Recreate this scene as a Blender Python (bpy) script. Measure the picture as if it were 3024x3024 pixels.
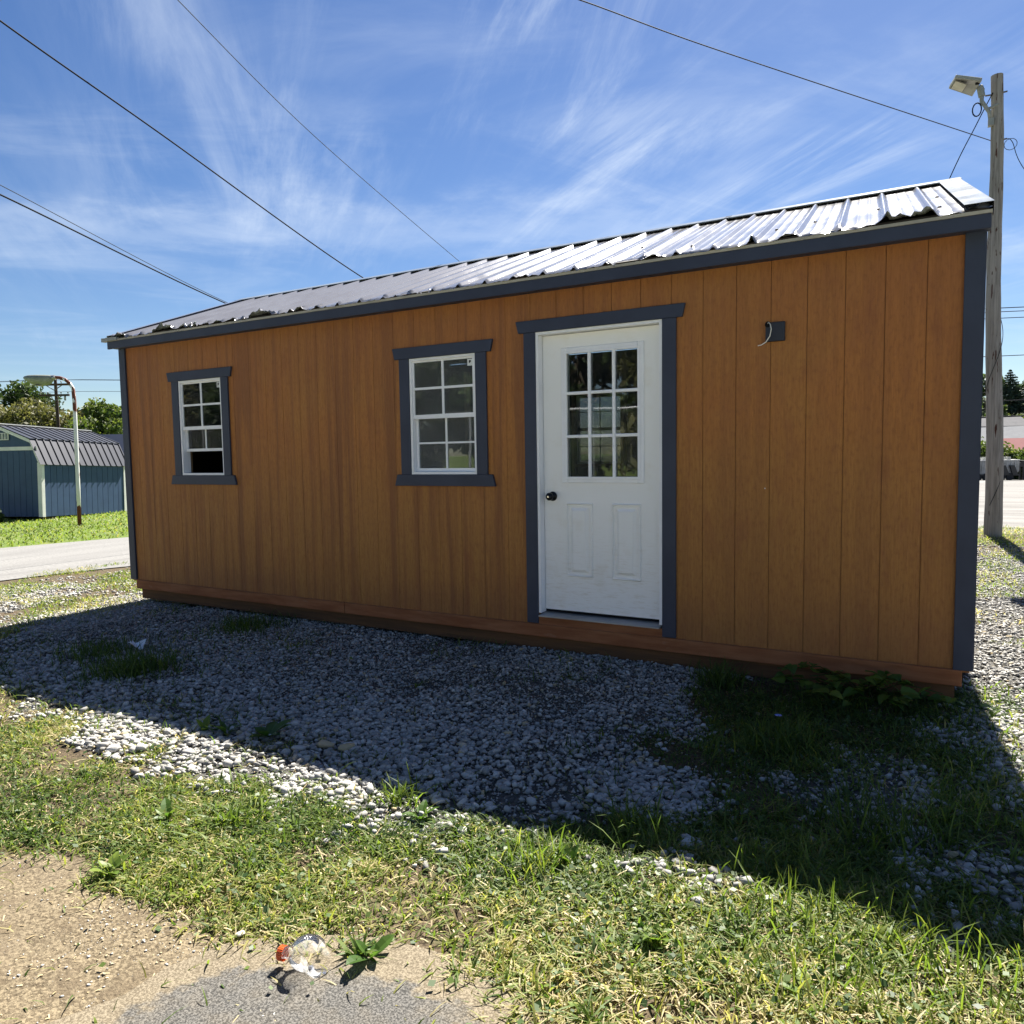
import bpy, math, random
import numpy as np
from mathutils import Matrix, Vector

for o in list(bpy.data.objects):
    bpy.data.objects.remove(o, do_unlink=True)
scene = bpy.context.scene
COL = scene.collection

# ------------------------------------------------------------------ camera
cam_d = bpy.data.cameras.new('camera')
cam = bpy.data.objects.new('camera', cam_d)
COL.objects.link(cam)
cam_d.sensor_fit = 'HORIZONTAL'
cam_d.angle = 2 * math.atan(1512 / 2223.1086)
cam_d.clip_start = 0.05
cam_d.clip_end = 3000
cam.matrix_world = Matrix(((0.8681, -0.0240, 0.4958, 1.3166),
                           (0.4961, 0.0741, -0.8651, -4.7231),
                           (-0.0160, 0.9970, 0.0763, 1.4236),
                           (0, 0, 0, 1)))
scene.camera = cam

# ------------------------------------------------------------------ light, sky, exposure
SUN_EL = math.radians(49.9)
SUN_H = Vector((-0.10, 1.0, 0)).normalized()          # horizontal direction towards the sun
SUN_DIR = Vector((SUN_H.x * math.cos(SUN_EL), SUN_H.y * math.cos(SUN_EL), math.sin(SUN_EL)))
sun_d = bpy.data.lights.new('sun', 'SUN')
sun_d.energy = 5.0
sun_d.angle = math.radians(0.53)
sun_d.color = (1.0, 0.95, 0.87)
sun = bpy.data.objects.new('sun', sun_d)
COL.objects.link(sun)
sun.rotation_euler = SUN_DIR.to_track_quat('Z', 'Y').to_euler()
sun.location = (0, 20, 30)

world = bpy.data.worlds.new('World')
scene.world = world
world.use_nodes = True
wn, wl = world.node_tree.nodes, world.node_tree.links
wn.clear()


def W(t, **k):
    n = wn.new(t)
    for a, b in k.items():
        setattr(n, a, b)
    return n


def wmath(op, a, b=None, c=None):
    n = W('ShaderNodeMath', operation=op)
    for i, v in enumerate((a, b, c)):
        if v is None:
            continue
        if isinstance(v, (int, float)):
            n.inputs[i].default_value = v
        else:
            wl.new(v, n.inputs[i])
    return n.outputs[0]


sky = W('ShaderNodeTexSky', sky_type='NISHITA', sun_disc=False)
sky.sun_elevation = SUN_EL
sky.sun_rotation = math.atan2(SUN_H.x, SUN_H.y)
sky.altitude = 250
sky.air_density = 1.0
sky.dust_density = 0.25
sky.ozone_density = 2.6
hs = W('ShaderNodeHueSaturation')
hs.inputs['Hue'].default_value = 0.509
hs.inputs['Saturation'].default_value = 1.2
hs.inputs['Value'].default_value = 0.57
wl.new(sky.outputs[0], hs.inputs['Color'])
tc = W('ShaderNodeTexCoord')
sp = W('ShaderNodeSeparateXYZ')
wl.new(tc.outputs['Generated'], sp.inputs[0])
den = wmath('ADD', wmath('MAXIMUM', sp.outputs[2], 0.0), 0.07)
px = wmath('DIVIDE', sp.outputs[0], den)
py = wmath('DIVIDE', sp.outputs[1], den)
cb = W('ShaderNodeCombineXYZ')
wl.new(px, cb.inputs[0])
wl.new(py, cb.inputs[1])


def cirrus(rot, sc, scale, detail, dist, lo, hi, loc=(0, 0, 0), rough=0.6):
    mp = W('ShaderNodeMapping')
    mp.vector_type = 'TEXTURE'
    mp.inputs['Rotation'].default_value = (0, 0, rot)
    mp.inputs['Scale'].default_value = sc
    mp.inputs['Location'].default_value = loc
    wl.new(cb.outputs[0], mp.inputs['Vector'])
    nz = W('ShaderNodeTexNoise')
    nz.inputs['Scale'].default_value = scale
    nz.inputs['Detail'].default_value = detail
    nz.inputs['Roughness'].default_value = rough
    nz.inputs['Distortion'].default_value = dist
    wl.new(mp.outputs[0], nz.inputs['Vector'])
    mr = W('ShaderNodeMapRange')
    mr.interpolation_type = 'SMOOTHSTEP'
    mr.inputs['From Min'].default_value = lo
    mr.inputs['From Max'].default_value = hi
    wl.new(nz.outputs[0], mr.inputs['Value'])
    return mr.outputs[0]


STREAK = math.radians(140)                            # the bands of cirrus run this way over the ground
fib = cirrus(STREAK, (5.4, 1.0, 1), 3.2, 10, 0.50, 0.43, 0.76, (9.3, 3.1, 0), 0.66)
big = cirrus(STREAK, (1.6, 1.0, 1), 0.75, 3, 0.7, 0.42, 0.62, (2.2, 6.2, 0))
veil = cirrus(0.9, (1.8, 1.0, 1), 1.5, 10, 1.0, 0.45, 0.78, (2.5, 7.2, 0), 0.6)
# an old vapour trail drawn out into a ragged band low over the horizon
nzt = W('ShaderNodeTexNoise')
nzt.inputs['Scale'].default_value = 1.6
nzt.inputs['Detail'].default_value = 7
nzt.inputs['Roughness'].default_value = 0.62
wl.new(cb.outputs[0], nzt.inputs['Vector'])
ta = math.radians(-36)
along = wmath('ADD', wmath('MULTIPLY', px, math.sin(ta)), wmath('MULTIPLY', py, math.cos(ta)))
off = wmath('ADD', wmath('SUBTRACT', along, 2.72), wmath('MULTIPLY', wmath('SUBTRACT', nzt.outputs[0], 0.5), 1.3))
trail = wmath('POWER', 2.718, wmath('MULTIPLY', wmath('MULTIPLY', off, off), -22.0))
trail = wmath('MULTIPLY', trail, wmath('MULTIPLY', nzt.outputs[0], 1.0))
# the fibrous bank lies ahead and to the right; elsewhere the fibres thin out into veil
bx, by = wmath('SUBTRACT', px, -0.25), wmath('SUBTRACT', py, 1.75)
bank = wmath('POWER', 2.718, wmath('MULTIPLY', wmath('ADD', wmath('MULTIPLY', bx, bx), wmath('MULTIPLY', by, by)), -0.42))
dens = wmath('ADD', wmath('MULTIPLY', big, wmath('ADD', wmath('MULTIPLY', bank, 1.0), 0.22)), 0.08)
cl = wmath('ADD', wmath('MULTIPLY', fib, dens), wmath('ADD', wmath('MULTIPLY', veil, 0.34), wmath('MULTIPLY', trail, 0.75)))
cl = wmath('MINIMUM', cl, 1.0)
cl = wmath('MULTIPLY', cl, wmath('MINIMUM', wmath('MAXIMUM', wmath('MULTIPLY', sp.outputs[2], 9.0), 0.0), 1.0))
cl = wmath('MULTIPLY', cl, 0.60)
mixc = W('ShaderNodeMix', data_type='RGBA')
wl.new(cl, mixc.inputs['Factor'])
wl.new(hs.outputs[0], mixc.inputs['A'])
mixc.inputs['B'].default_value = (4.4, 4.95, 5.7, 1)
bg = W('ShaderNodeBackground')
bg.inputs['Strength'].default_value = 0.052
wl.new(mixc.outputs['Result'], bg.inputs['Color'])
wo = W('ShaderNodeOutputWorld')
wl.new(bg.outputs[0], wo.inputs['Surface'])

scene.view_settings.view_transform = 'Standard'
scene.view_settings.look = 'None'
scene.view_settings.gamma = 1.0
scene.view_settings.use_curve_mapping = False
scene.view_settings.exposure = 1.95
scene.render.engine = 'CYCLES'

# ------------------------------------------------------------------ helpers
RNG = np.random.default_rng(7)
random.seed(11)


def empty(name, loc=(0, 0, 0), rz=0.0, rot=None):
    o = bpy.data.objects.new(name, None)
    COL.objects.link(o)
    o.empty_display_size = 0.2
    o.location = loc
    o.rotation_euler = rot if rot else (0, 0, rz)
    return o


def tag(o, label=None, cat=None, group=None, kind=None):
    if label:
        o['label'] = label
    if cat:
        o['category'] = cat
    if group:
        o['group'] = group
    if kind:
        o['kind'] = kind
    return o


class MB:
    """collects simple solids, then links them as one mesh"""

    def __init__(self):
        self.v, self.f = [], []

    def add(self, vs, fs):
        b = len(self.v)
        self.v += [tuple(p) for p in vs]
        self.f += [tuple(i + b for i in q) for q in fs]
        return self

    def hexa(self, p):
        return self.add(p, [(0, 3, 2, 1), (4, 5, 6, 7), (0, 1, 5, 4), (1, 2, 6, 5), (2, 3, 7, 6), (3, 0, 4, 7)])

    def box(self, x0, x1, y0, y1, z0, z1):
        return self.hexa([(x0, y0, z0), (x1, y0, z0), (x1, y1, z0), (x0, y1, z0),
                          (x0, y0, z1), (x1, y0, z1), (x1, y1, z1), (x0, y1, z1)])

    def xz(self, poly, y0, y1):
        """polygon in x,z (anticlockwise seen from -y) drawn out in y"""
        n = len(poly)
        vs = [(x, y0, z) for x, z in poly] + [(x, y1, z) for x, z in poly]
        fs = [tuple(range(n)), tuple(range(2 * n - 1, n - 1, -1))]
        for i in range(n):
            j = (i + 1) % n
            fs.append((j, i, i + n, j + n))
        return self.add(vs, fs)

    def tube(self, path, r, n=8, cap=True):
        path = [Vector(p) for p in path]
        rs = r if isinstance(r, (list, tuple)) else [r] * len(path)
        rings = []
        up = None
        for i, p in enumerate(path):
            d = (path[min(i + 1, len(path) - 1)] - path[max(i - 1, 0)]).normalized()
            if up is None:
                a = Vector((0, 0, 1)) if abs(d.z) < 0.9 else Vector((1, 0, 0))
                s = d.cross(a).normalized()
            else:
                s = (up - d * up.dot(d)).normalized()
            up = s
            t = d.cross(s)
            rings.append([p + (s * math.cos(2 * math.pi * k / n) + t * math.sin(2 * math.pi * k / n)) * rs[i] for k in range(n)])
        vs = [q for ring in rings for q in ring]
        fs = []
        for i in range(len(path) - 1):
            for k in range(n):
                a = i * n + k
                b = i * n + (k + 1) % n
                fs.append((a, b, b + n, a + n))
        if cap:
            fs.append(tuple(range(n - 1, -1, -1)))
            fs.append(tuple((len(path) - 1) * n + k for k in range(n)))
        return self.add(vs, fs)

    def lathe(self, prof, org, axis, n=20, cap=True):
        """prof: (r, h) pairs along the axis"""
        a = Vector(axis).normalized()
        s = a.orthogonal().normalized()
        t = a.cross(s)
        o = Vector(org)
        vs = []
        for r, h in prof:
            for k in range(n):
                w = 2 * math.pi * k / n
                vs.append(o + a * h + (s * math.cos(w) + t * math.sin(w)) * r)
        fs = []
        for i in range(len(prof) - 1):
            for k in range(n):
                p = i * n + k
                q = i * n + (k + 1) % n
                fs.append((p, q, q + n, p + n))
        if cap:
            fs.append(tuple(range(n - 1, -1, -1)))
            fs.append(tuple((len(prof) - 1) * n + k for k in range(n)))
        return self.add(vs, fs)

    def mesh(self, name, smooth=False):
        m = bpy.data.meshes.new(name)
        m.from_pydata([tuple(p) for p in self.v], [], self.f)
        m.validate()
        if smooth:
            m.polygons.foreach_set('use_smooth', [True] * len(m.polygons))
        m.update()
        return m

    def build(self, name, mat, parent=None, smooth=False, bevel=0.0):
        m = self.mesh(name, smooth)
        m.materials.append(MAT[mat] if isinstance(mat, str) else mat)
        o = bpy.data.objects.new(name, m)
        COL.objects.link(o)
        o.parent = parent
        if bevel:
            b = o.modifiers.new('bevel', 'BEVEL')
            b.width = bevel
            b.segments = 1
            b.limit_method = 'ANGLE'
        return o


def box(name, mat, parent, x0, x1, y0, y1, z0, z1, bevel=0.0):
    return MB().box(x0, x1, y0, y1, z0, z1).build(name, mat, parent, bevel=bevel)


def soup(name, V, F, mat, parent=None, face_attr=None, smooth=False):
    """fast mesh from numpy arrays; F is (m,k)"""
    m = bpy.data.meshes.new(name)
    V = np.ascontiguousarray(V, np.float32)
    F = np.ascontiguousarray(F, np.int32)
    m.vertices.add(len(V))
    m.vertices.foreach_set('co', V.ravel())
    m.loops.add(F.size)
    m.loops.foreach_set('vertex_index', F.ravel())
    m.polygons.add(len(F))
    k = F.shape[1]
    m.polygons.foreach_set('loop_start', np.arange(0, F.size, k, dtype=np.int32))
    m.polygons.foreach_set('loop_total', np.full(len(F), k, np.int32))
    m.update(calc_edges=True)
    if smooth:
        m.polygons.foreach_set('use_smooth', np.ones(len(F), bool))
    for nm, arr in (face_attr or {}).items():
        a = m.attributes.new(nm, 'FLOAT', 'FACE')
        a.data.foreach_set('value', np.ascontiguousarray(arr, np.float32))
    m.materials.append(MAT[mat] if isinstance(mat, str) else mat)
    o = bpy.data.objects.new(name, m)
    COL.objects.link(o)
    o.parent = parent
    return o


def smooth01(t):
    t = np.clip(t, 0, 1)
    return t * t * (3 - 2 * t)


_tab = np.random.default_rng(3).random((256, 256))


def vnoise(x, y, s):
    x = np.asarray(x, float) * s + 1000.3
    y = np.asarray(y, float) * s + 1000.7
    i = np.floor(x).astype(int)
    j = np.floor(y).astype(int)
    u, v = smooth01(x - i), smooth01(y - j)
    g = lambda a, b: _tab[a % 256, b % 256]
    return (g(i, j) * (1 - u) + g(i + 1, j) * u) * (1 - v) + (g(i, j + 1) * (1 - u) + g(i + 1, j + 1) * u) * v


def fbm(x, y, s, n=3):
    t = 0
    a = 0.5
    w = 0
    for k in range(n):
        t = t + a * vnoise(np.asarray(x) + 17.1 * k, np.asarray(y) - 9.7 * k, s * 2 ** k)
        w += a
        a *= 0.5
    return t / w


def sdist(x, y, poly):
    """signed distance to a polygon, positive inside"""
    x = np.asarray(x, float)
    y = np.asarray(y, float)
    d = np.full(x.shape, 1e9)
    ins = np.zeros(x.shape, bool)
    n = len(poly)
    for i in range(n):
        ax, ay = poly[i]
        bx, by = poly[(i + 1) % n]
        ex, ey = bx - ax, by - ay
        t = np.clip(((x - ax) * ex + (y - ay) * ey) / (ex * ex + ey * ey + 1e-12), 0, 1)
        d = np.minimum(d, np.hypot(x - ax - t * ex, y - ay - t * ey))
        c = (ay > y) != (by > y)
        xx = ax + (y - ay) * ex / (ey if abs(ey) > 1e-9 else 1e-9)
        ins ^= c & (x < xx)
    return np.where(ins, d, -d)


# ------------------------------------------------------------------ materials
MAT = {}


class NT:
    def __init__(self, name):
        self.m = bpy.data.materials.new(name)
        self.m.use_nodes = True
        self.n, self.l = self.m.node_tree.nodes, self.m.node_tree.links
        self.n.clear()
        self.out = self.n.new('ShaderNodeOutputMaterial')
        MAT[name] = self.m

    def node(self, t, **k):
        x = self.n.new(t)
        for a, b in k.items():
            setattr(x, a, b)
        return x

    def put(self, sock, v):
        if isinstance(v, bpy.types.NodeSocket):
            self.l.new(v, sock)
        elif isinstance(v, (tuple, list)) and len(v) == 3 and sock.type == 'RGBA':
            sock.default_value = (*v, 1)
        else:
            sock.default_value = v

    def coord(self, kind='Object', sc=(1, 1, 1), loc=(0, 0, 0)):
        t = self.node('ShaderNodeTexCoord')
        mp = self.node('ShaderNodeMapping')
        mp.inputs['Scale'].default_value = sc
        mp.inputs['Location'].default_value = loc
        self.l.new(t.outputs[kind], mp.inputs['Vector'])
        return mp.outputs[0]

    def noise(self, vec, scale, detail=4, rough=0.55, dist=0.0):
        x = self.node('ShaderNodeTexNoise')
        self.put(x.inputs['Vector'], vec)
        x.inputs['Scale'].default_value = scale
        x.inputs['Detail'].default_value = detail
        x.inputs['Roughness'].default_value = rough
        x.inputs['Distortion'].default_value = dist
        return x.outputs[0]

    def voro(self, vec, scale, feature='F1', out=0):
        x = self.node('ShaderNodeTexVoronoi', feature=feature)
        self.put(x.inputs['Vector'], vec)
        x.inputs['Scale'].default_value = scale
        return x.outputs[out]

    def rng(self, v, a, b, c=0.0, d=1.0, smooth=True):
        x = self.node('ShaderNodeMapRange')
        if smooth:
            x.interpolation_type = 'SMOOTHSTEP'
        self.put(x.inputs['Value'], v)
        x.inputs['From Min'].default_value = a
        x.inputs['From Max'].default_value = b
        x.inputs['To Min'].default_value = c
        x.inputs['To Max'].default_value = d
        return x.outputs[0]

    def math(self, op, a, b=0.0):
        x = self.node('ShaderNodeMath', operation=op)
        self.put(x.inputs[0], a)
        self.put(x.inputs[1], b)
        return x.outputs[0]

    def mix(self, f, a, b, mode='MIX'):
        x = self.node('ShaderNodeMix', data_type='RGBA', blend_type=mode)
        self.put(x.inputs['Factor'], f)
        self.put(x.inputs['A'], a)
        self.put(x.inputs['B'], b)
        return x.outputs['Result']

    def ramp(self, v, stops):
        x = self.node('ShaderNodeValToRGB')
        e = x.color_ramp.elements
        while len(e) < len(stops):
            e.new(0.5)
        for q, (p, c) in zip(e, stops):
            q.position = p
            q.color = (*c, 1)
        self.put(x.inputs[0], v)
        return x.outputs[0]

    def attr(self, name):
        x = self.node('ShaderNodeAttribute', attribute_name=name)
        return x.outputs['Fac']

    def bump(self, h, strength=0.3, dist=0.01):
        x = self.node('ShaderNodeBump')
        x.inputs['Strength'].default_value = strength
        x.inputs['Distance'].default_value = dist
        self.put(x.inputs['Height'], h)
        return x.outputs[0]

    def bsdf(self, color, rough=0.6, metal=0.0, normal=None, spec=0.5, finish=True):
        p = self.node('ShaderNodeBsdfPrincipled')
        self.put(p.inputs['Base Color'], color)
        self.put(p.inputs['Roughness'], rough)
        self.put(p.inputs['Metallic'], metal)
        self.put(p.inputs['Specular IOR Level'], spec)
        if normal is not None:
            self.put(p.inputs['Normal'], normal)
        if finish:
            self.l.new(p.outputs[0], self.out.inputs['Surface'])
        return p.outputs[0]


def m_siding():
    t = NT('stained_siding')
    c = t.coord('Object')
    sx = t.noise(t.coord('Object', (9.0, 1, 0.30)), 1.0, 6, 0.66, 0.35)
    sx2 = t.noise(t.coord('Object', (19.0, 1, 0.35), (3, 0, 5)), 1.0, 4, 0.6, 0.1)
    blot = t.noise(t.coord('Object', (0.9, 1, 0.8), (1.7, 0, 3.1)), 1.3, 4, 0.55)
    grain = t.noise(t.coord('Object', (130, 1, 7)), 1.0, 4, 0.6, 0.4)
    sep = t.node('ShaderNodeSeparateXYZ')
    t.l.new(c, sep.inputs[0])
    col = t.mix(t.rng(blot, 0.38, 0.66), (0.415, 0.155, 0.033), (0.405, 0.177, 0.038))
    low_ = t.rng(t.math('ADD', sep.outputs[2], t.math('MULTIPLY', t.math('SUBTRACT', blot, 0.5), 1.2)), 1.7, 0.7)
    col = t.mix(t.math('MULTIPLY', low_, 0.6), col, (0.365, 0.175, 0.042))
    # weathering runs: strong over the left two thirds, faint on the right
    left = t.rng(sep.outputs[0], -0.9, 0.4, 1.0, 0.30)
    run = t.math('MULTIPLY', t.rng(sx, 0.46, 0.62), left)
    col = t.mix(t.math('MULTIPLY', run, 0.78), col, (0.215, 0.082, 0.027))
    run2 = t.math('MULTIPLY', t.rng(sx2, 0.47, 0.66), left)
    col = t.mix(t.math('MULTIPLY', run2, 0.6), col, (0.25, 0.095, 0.028))
    # redder, darker tone towards the top
    top = t.rng(t.math('ADD', sep.outputs[2], t.math('MULTIPLY', t.math('SUBTRACT', sx2, 0.5), 1.1)), 1.55, 2.55)
    col = t.mix(t.math('MULTIPLY', top, 0.45), col, (0.28, 0.100, 0.032))
    # rain splash dirt along the foot
    foot = t.rng(t.math('ADD', sep.outputs[2], t.math('MULTIPLY', t.math('SUBTRACT', blot, 0.5), 0.9)), 0.55, 0.2)
    col = t.mix(t.math('MULTIPLY', foot, 0.35), col, (0.20, 0.09, 0.042))
    col = t.mix(t.rng(grain, 0.35, 0.75, 0.0, 0.32), col, (0.19, 0.075, 0.025))
    mot = t.noise(t.coord('Object', (60, 1, 22), (4, 0, 2)), 1.0, 5, 0.7)
    col = t.mix(t.rng(mot, 0.46, 0.66, 0.0, 0.42), col, (0.20, 0.070, 0.022))
    mot2 = t.noise(t.coord('Object', (7, 1, 2.6), (8, 0, 3)), 1.0, 5, 0.65)
    col = t.mix(t.rng(mot2, 0.50, 0.70, 0.0, 0.40, True), col, (0.235, 0.078, 0.028))
    nb = t.noise(t.coord('Object', (38, 1, 2.6), (2, 0, 1)), 1.0, 5, 0.6, 1.6)
    t.bsdf(col, t.rng(grain, 0.3, 0.7, 0.55, 0.75), 0, t.bump(nb, 0.75, 0.006), 0.35)


def m_skirt():
    t = NT('stained_skirt')
    n = t.noise(t.coord('Object', (1.2, 1, 9)), 2.0, 5, 0.6)
    col = t.mix(t.rng(n, 0.35, 0.7), (0.215, 0.075, 0.028), (0.30, 0.125, 0.055))
    d = t.noise(t.coord('Object', (3, 3, 12), (5, 1, 0)), 2.0, 5, 0.7)
    col = t.mix(t.rng(d, 0.60, 0.75, 0, 0.5), col, (0.30, 0.20, 0.13))
    t.bsdf(col, 0.75, 0, t.bump(t.noise(t.coord('Object', (20, 20, 120)), 1, 4), 0.3, 0.004), 0.3)


def m_paint(name, col, col2=None, rough=0.5, scale=3.0, bump=0.15, spec=0.4):
    t = NT(name)
    n = t.noise(t.coord('Object'), scale, 5, 0.6)
    c = t.mix(t.rng(n, 0.35, 0.7), col, col2 or tuple(x * 0.85 for x in col))
    fine = t.noise(t.coord('Object', (1, 1, 0.15)), 90, 3)
    t.bsdf(c, rough, 0, t.bump(fine, bump, 0.003), spec)


def m_door():
    t = NT('door_white')
    n = t.noise(t.coord('Object', (1, 1, 1)), 5, 5, 0.65)
    gr = t.noise(t.coord('Object', (9, 9, 70)), 1.0, 3, 0.5, 1.6)
    col = t.mix(t.rng(n, 0.50, 0.74, 0, 0.5), (0.86, 0.85, 0.82), (0.78, 0.74, 0.66))
    sep = t.node('ShaderNodeSeparateXYZ')
    t.l.new(t.coord('Object'), sep.inputs[0])
    dirt = t.noise(t.coord('Object', (5, 1, 38), (2, 0, 4)), 2, 6, 0.75)
    low = t.math('MULTIPLY', t.rng(sep.outputs[2], 1.15, 0.30), t.rng(dirt, 0.48, 0.72))
    col = t.mix(t.math('MULTIPLY', low, 0.6), col, (0.62, 0.55, 0.43))
    t.bsdf(col, 0.42, 0, t.bump(gr, 0.22, 0.003), 0.4)


def m_glass(name='window_glass', ior=1.8, tint=(0.86, 0.90, 0.90), film=(0.006, 0.022)):
    t = NT(name)
    f = t.node('ShaderNodeFresnel')
    f.inputs['IOR'].default_value = ior
    g = t.node('ShaderNodeBsdfGlossy')
    g.inputs['Roughness'].default_value = 0.015
    wob = t.noise(t.coord('Object'), 2.6, 1, 0.4)
    t.put(g.inputs['Normal'], t.bump(wob, 0.07, 0.012))
    tr = t.node('ShaderNodeBsdfTransparent')
    tr.inputs['Color'].default_value = (*tint, 1)
    mx = t.node('ShaderNodeMixShader')
    t.put(mx.inputs[0], f.outputs[0])
    t.l.new(tr.outputs[0], mx.inputs[1])
    t.l.new(g.outputs[0], mx.inputs[2])
    df = t.node('ShaderNodeBsdfDiffuse')
    df.inputs['Color'].default_value = (0.6, 0.62, 0.62, 1)
    m2 = t.node('ShaderNodeMixShader')
    t.put(m2.inputs[0], t.rng(t.noise(t.coord('Object'), 3.0, 4), 0.3, 0.7, *film))
    t.l.new(mx.outputs[0], m2.inputs[1])
    t.l.new(df.outputs[0], m2.inputs[2])
    t.l.new(m2.outputs[0], t.out.inputs['Surface'])


def m_roof():
    t = NT('roof_metal')
    c = t.coord('Object')
    n = t.noise(c, 2.2, 5, 0.6)
    n2 = t.noise(t.coord('Object', (6, 1, 1)), 3.0, 5, 0.7)
    col = t.mix(t.rng(n, 0.35, 0.7), (0.235, 0.235, 0.25), (0.19, 0.187, 0.20))
    col = t.mix(t.rng(n2, 0.58, 0.78, 0, 0.45), col, (0.17, 0.155, 0.15))
    geo = t.node('ShaderNodeNewGeometry')
    under = t.mix(t.rng(n2, 0.4, 0.7), (0.26, 0.275, 0.255), (0.15, 0.16, 0.145))
    col = t.mix(geo.outputs['Backfacing'], col, under)
    met = t.math('MULTIPLY', t.math('SUBTRACT', 1.0, geo.outputs['Backfacing']), 0.3)
    rg = t.rng(n, 0.3, 0.7, 0.13, 0.18)
    t.bsdf(col, rg, met, t.bump(t.noise(c, 4, 3), 0.03, 0.02), 0.4)


def m_wood(name, a, b, sc=(40, 40, 2.0), rough=0.8, streak=None):
    t = NT(name)
    n = t.noise(t.coord('Object', sc), 1.0, 5, 0.65, 0.3)
    col = t.mix(t.rng(n, 0.3, 0.7), a, b)
    if streak:
        s = t.noise(t.coord('Object', (30, 30, 4.5), (3, 3, 1)), 1.0, 3, 0.5, 0.4)
        col = t.mix(t.rng(s, 0.63, 0.68), col, streak)
    t.bsdf(col, rough, 0, t.bump(n, 0.5, 0.01), 0.25)


def m_plain(name, col, rough=0.5, metal=0.0, spec=0.5, noise=0.12, scale=6):
    t = NT(name)
    n = t.noise(t.coord('Object'), scale, 4)
    c = t.mix(t.rng(n, 0.3, 0.7, 0, 1), col, tuple(x * (1 - noise * 2) for x in col))
    t.bsdf(c, rough, metal, None, spec)


def m_leaf(name, stops, trans=0.35, rough=0.55, tcol=1.25):
    t = NT(name)
    a = t.attr('tone')
    col = t.ramp(a, stops)
    p = t.bsdf(col, rough, 0, None, 0.35, finish=False)
    tr = t.node('ShaderNodeBsdfTranslucent')
    bright = t.mix(1.0, col, (tcol, tcol * 1.05, tcol * 0.6), 'MULTIPLY')
    t.put(tr.inputs['Color'], bright)
    mx = t.node('ShaderNodeMixShader')
    mx.inputs[0].default_value = trans
    t.l.new(p, mx.inputs[1])
    t.l.new(tr.outputs[0], mx.inputs[2])
    t.l.new(mx.outputs[0], t.out.inputs['Surface'])


def m_gravel():
    t = NT('gravel_stone')
    a = t.attr('tone')
    col = t.ramp(a, [(0.0, (0.14, 0.137, 0.127)), (0.35, (0.28, 0.274, 0.257)), (0.68, (0.42, 0.41, 0.38)), (0.86, (0.58, 0.56, 0.51)), (0.94, (0.38, 0.31, 0.19)), (1.0, (0.39, 0.31, 0.17))])
    n = t.noise(t.coord('Object'), 55, 4, 0.6)
    col = t.mix(t.rng(n, 0.3, 0.75, 0, 0.4), col, (0.30, 0.28, 0.245))
    t.bsdf(col, 0.85, 0, t.bump(n, 0.35, 0.004), 0.25)


def m_ground():
    t = NT('ground_soil')
    c = t.coord('Object')
    sand, grav, road, lawn = t.attr('sand'), t.attr('grav'), t.attr('lot'), t.attr('lawn')
    n1 = t.noise(c, 9, 6, 0.65)
    n2 = t.noise(c, 70, 5, 0.7)
    n3 = t.noise(c, 1.3, 5, 0.6)
    soil = t.mix(t.rng(n2, 0.4, 0.62), (0.045, 0.033, 0.021), (0.125, 0.095, 0.058))
    soil = t.mix(t.rng(n1, 0.5, 0.72, 0, 0.7), soil, (0.07, 0.085, 0.030))
    vg = t.node('ShaderNodeTexVoronoi')
    vg.inputs['Scale'].default_value = 150
    t.put(vg.inputs['Vector'], c)
    vsep = t.node('ShaderNodeSeparateColor')
    t.l.new(vg.outputs['Color'], vsep.inputs[0])
    sandc = t.mix(t.rng(t.math('ADD', t.math('MULTIPLY', n2, 0.7), t.math('MULTIPLY', vsep.outputs[0], 0.3)), 0.32, 0.70), (0.085, 0.065, 0.040), (0.235, 0.190, 0.122))
    sandc = t.mix(t.rng(n3, 0.42, 0.68, 0, 0.5), sandc, (0.16, 0.13, 0.092))
    sandc = t.mix(t.rng(n1, 0.50, 0.66, 0, 0.65), sandc, (0.11, 0.084, 0.054))
    dust = t.mix(t.rng(n2, 0.35, 0.7), (0.05, 0.048, 0.043), (0.125, 0.118, 0.105))
    lawnc = t.mix(t.rng(n2, 0.3, 0.7), (0.06, 0.105, 0.018), (0.13, 0.165, 0.035))
    lawnc = t.mix(t.rng(n3, 0.5, 0.72, 0, 0.5), lawnc, (0.21, 0.20, 0.07))
    mm = lambda m: t.rng(t.math('ADD', m, t.math('MULTIPLY', t.math('SUBTRACT', n1, 0.5), 0.7)), 0.35, 0.65)
    col = t.mix(mm(grav), soil, dust)
    col = t.mix(mm(lawn), col, lawnc)
    col = t.mix(mm(sand), col, sandc)
    st = t.noise(t.coord('Object', (0.25, 1.6, 1)), 1.0, 5, 0.6)
    lot = t.mix(t.rng(st, 0.35, 0.68), (0.135, 0.13, 0.122), (0.22, 0.212, 0.20))
    lot = t.mix(t.rng(n1, 0.45, 0.7, 0, 0.4), lot, (0.15, 0.145, 0.135))
    col = t.mix(mm(road), col, lot)
    bounce_pale = t.mix(t.rng(n1, 0.35, 0.7), (0.50, 0.485, 0.46), (0.40, 0.39, 0.37))  # pale ground colour added out of view to bounce light onto the shed front
    col = t.mix(mm(t.attr('bounce_apron')), col, bounce_pale)
    h = t.math('ADD', t.math('MULTIPLY', n2, 0.5), n1)
    t.bsdf(col, 0.95, 0, t.bump(h, 0.8, 0.022), 0.15)


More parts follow.
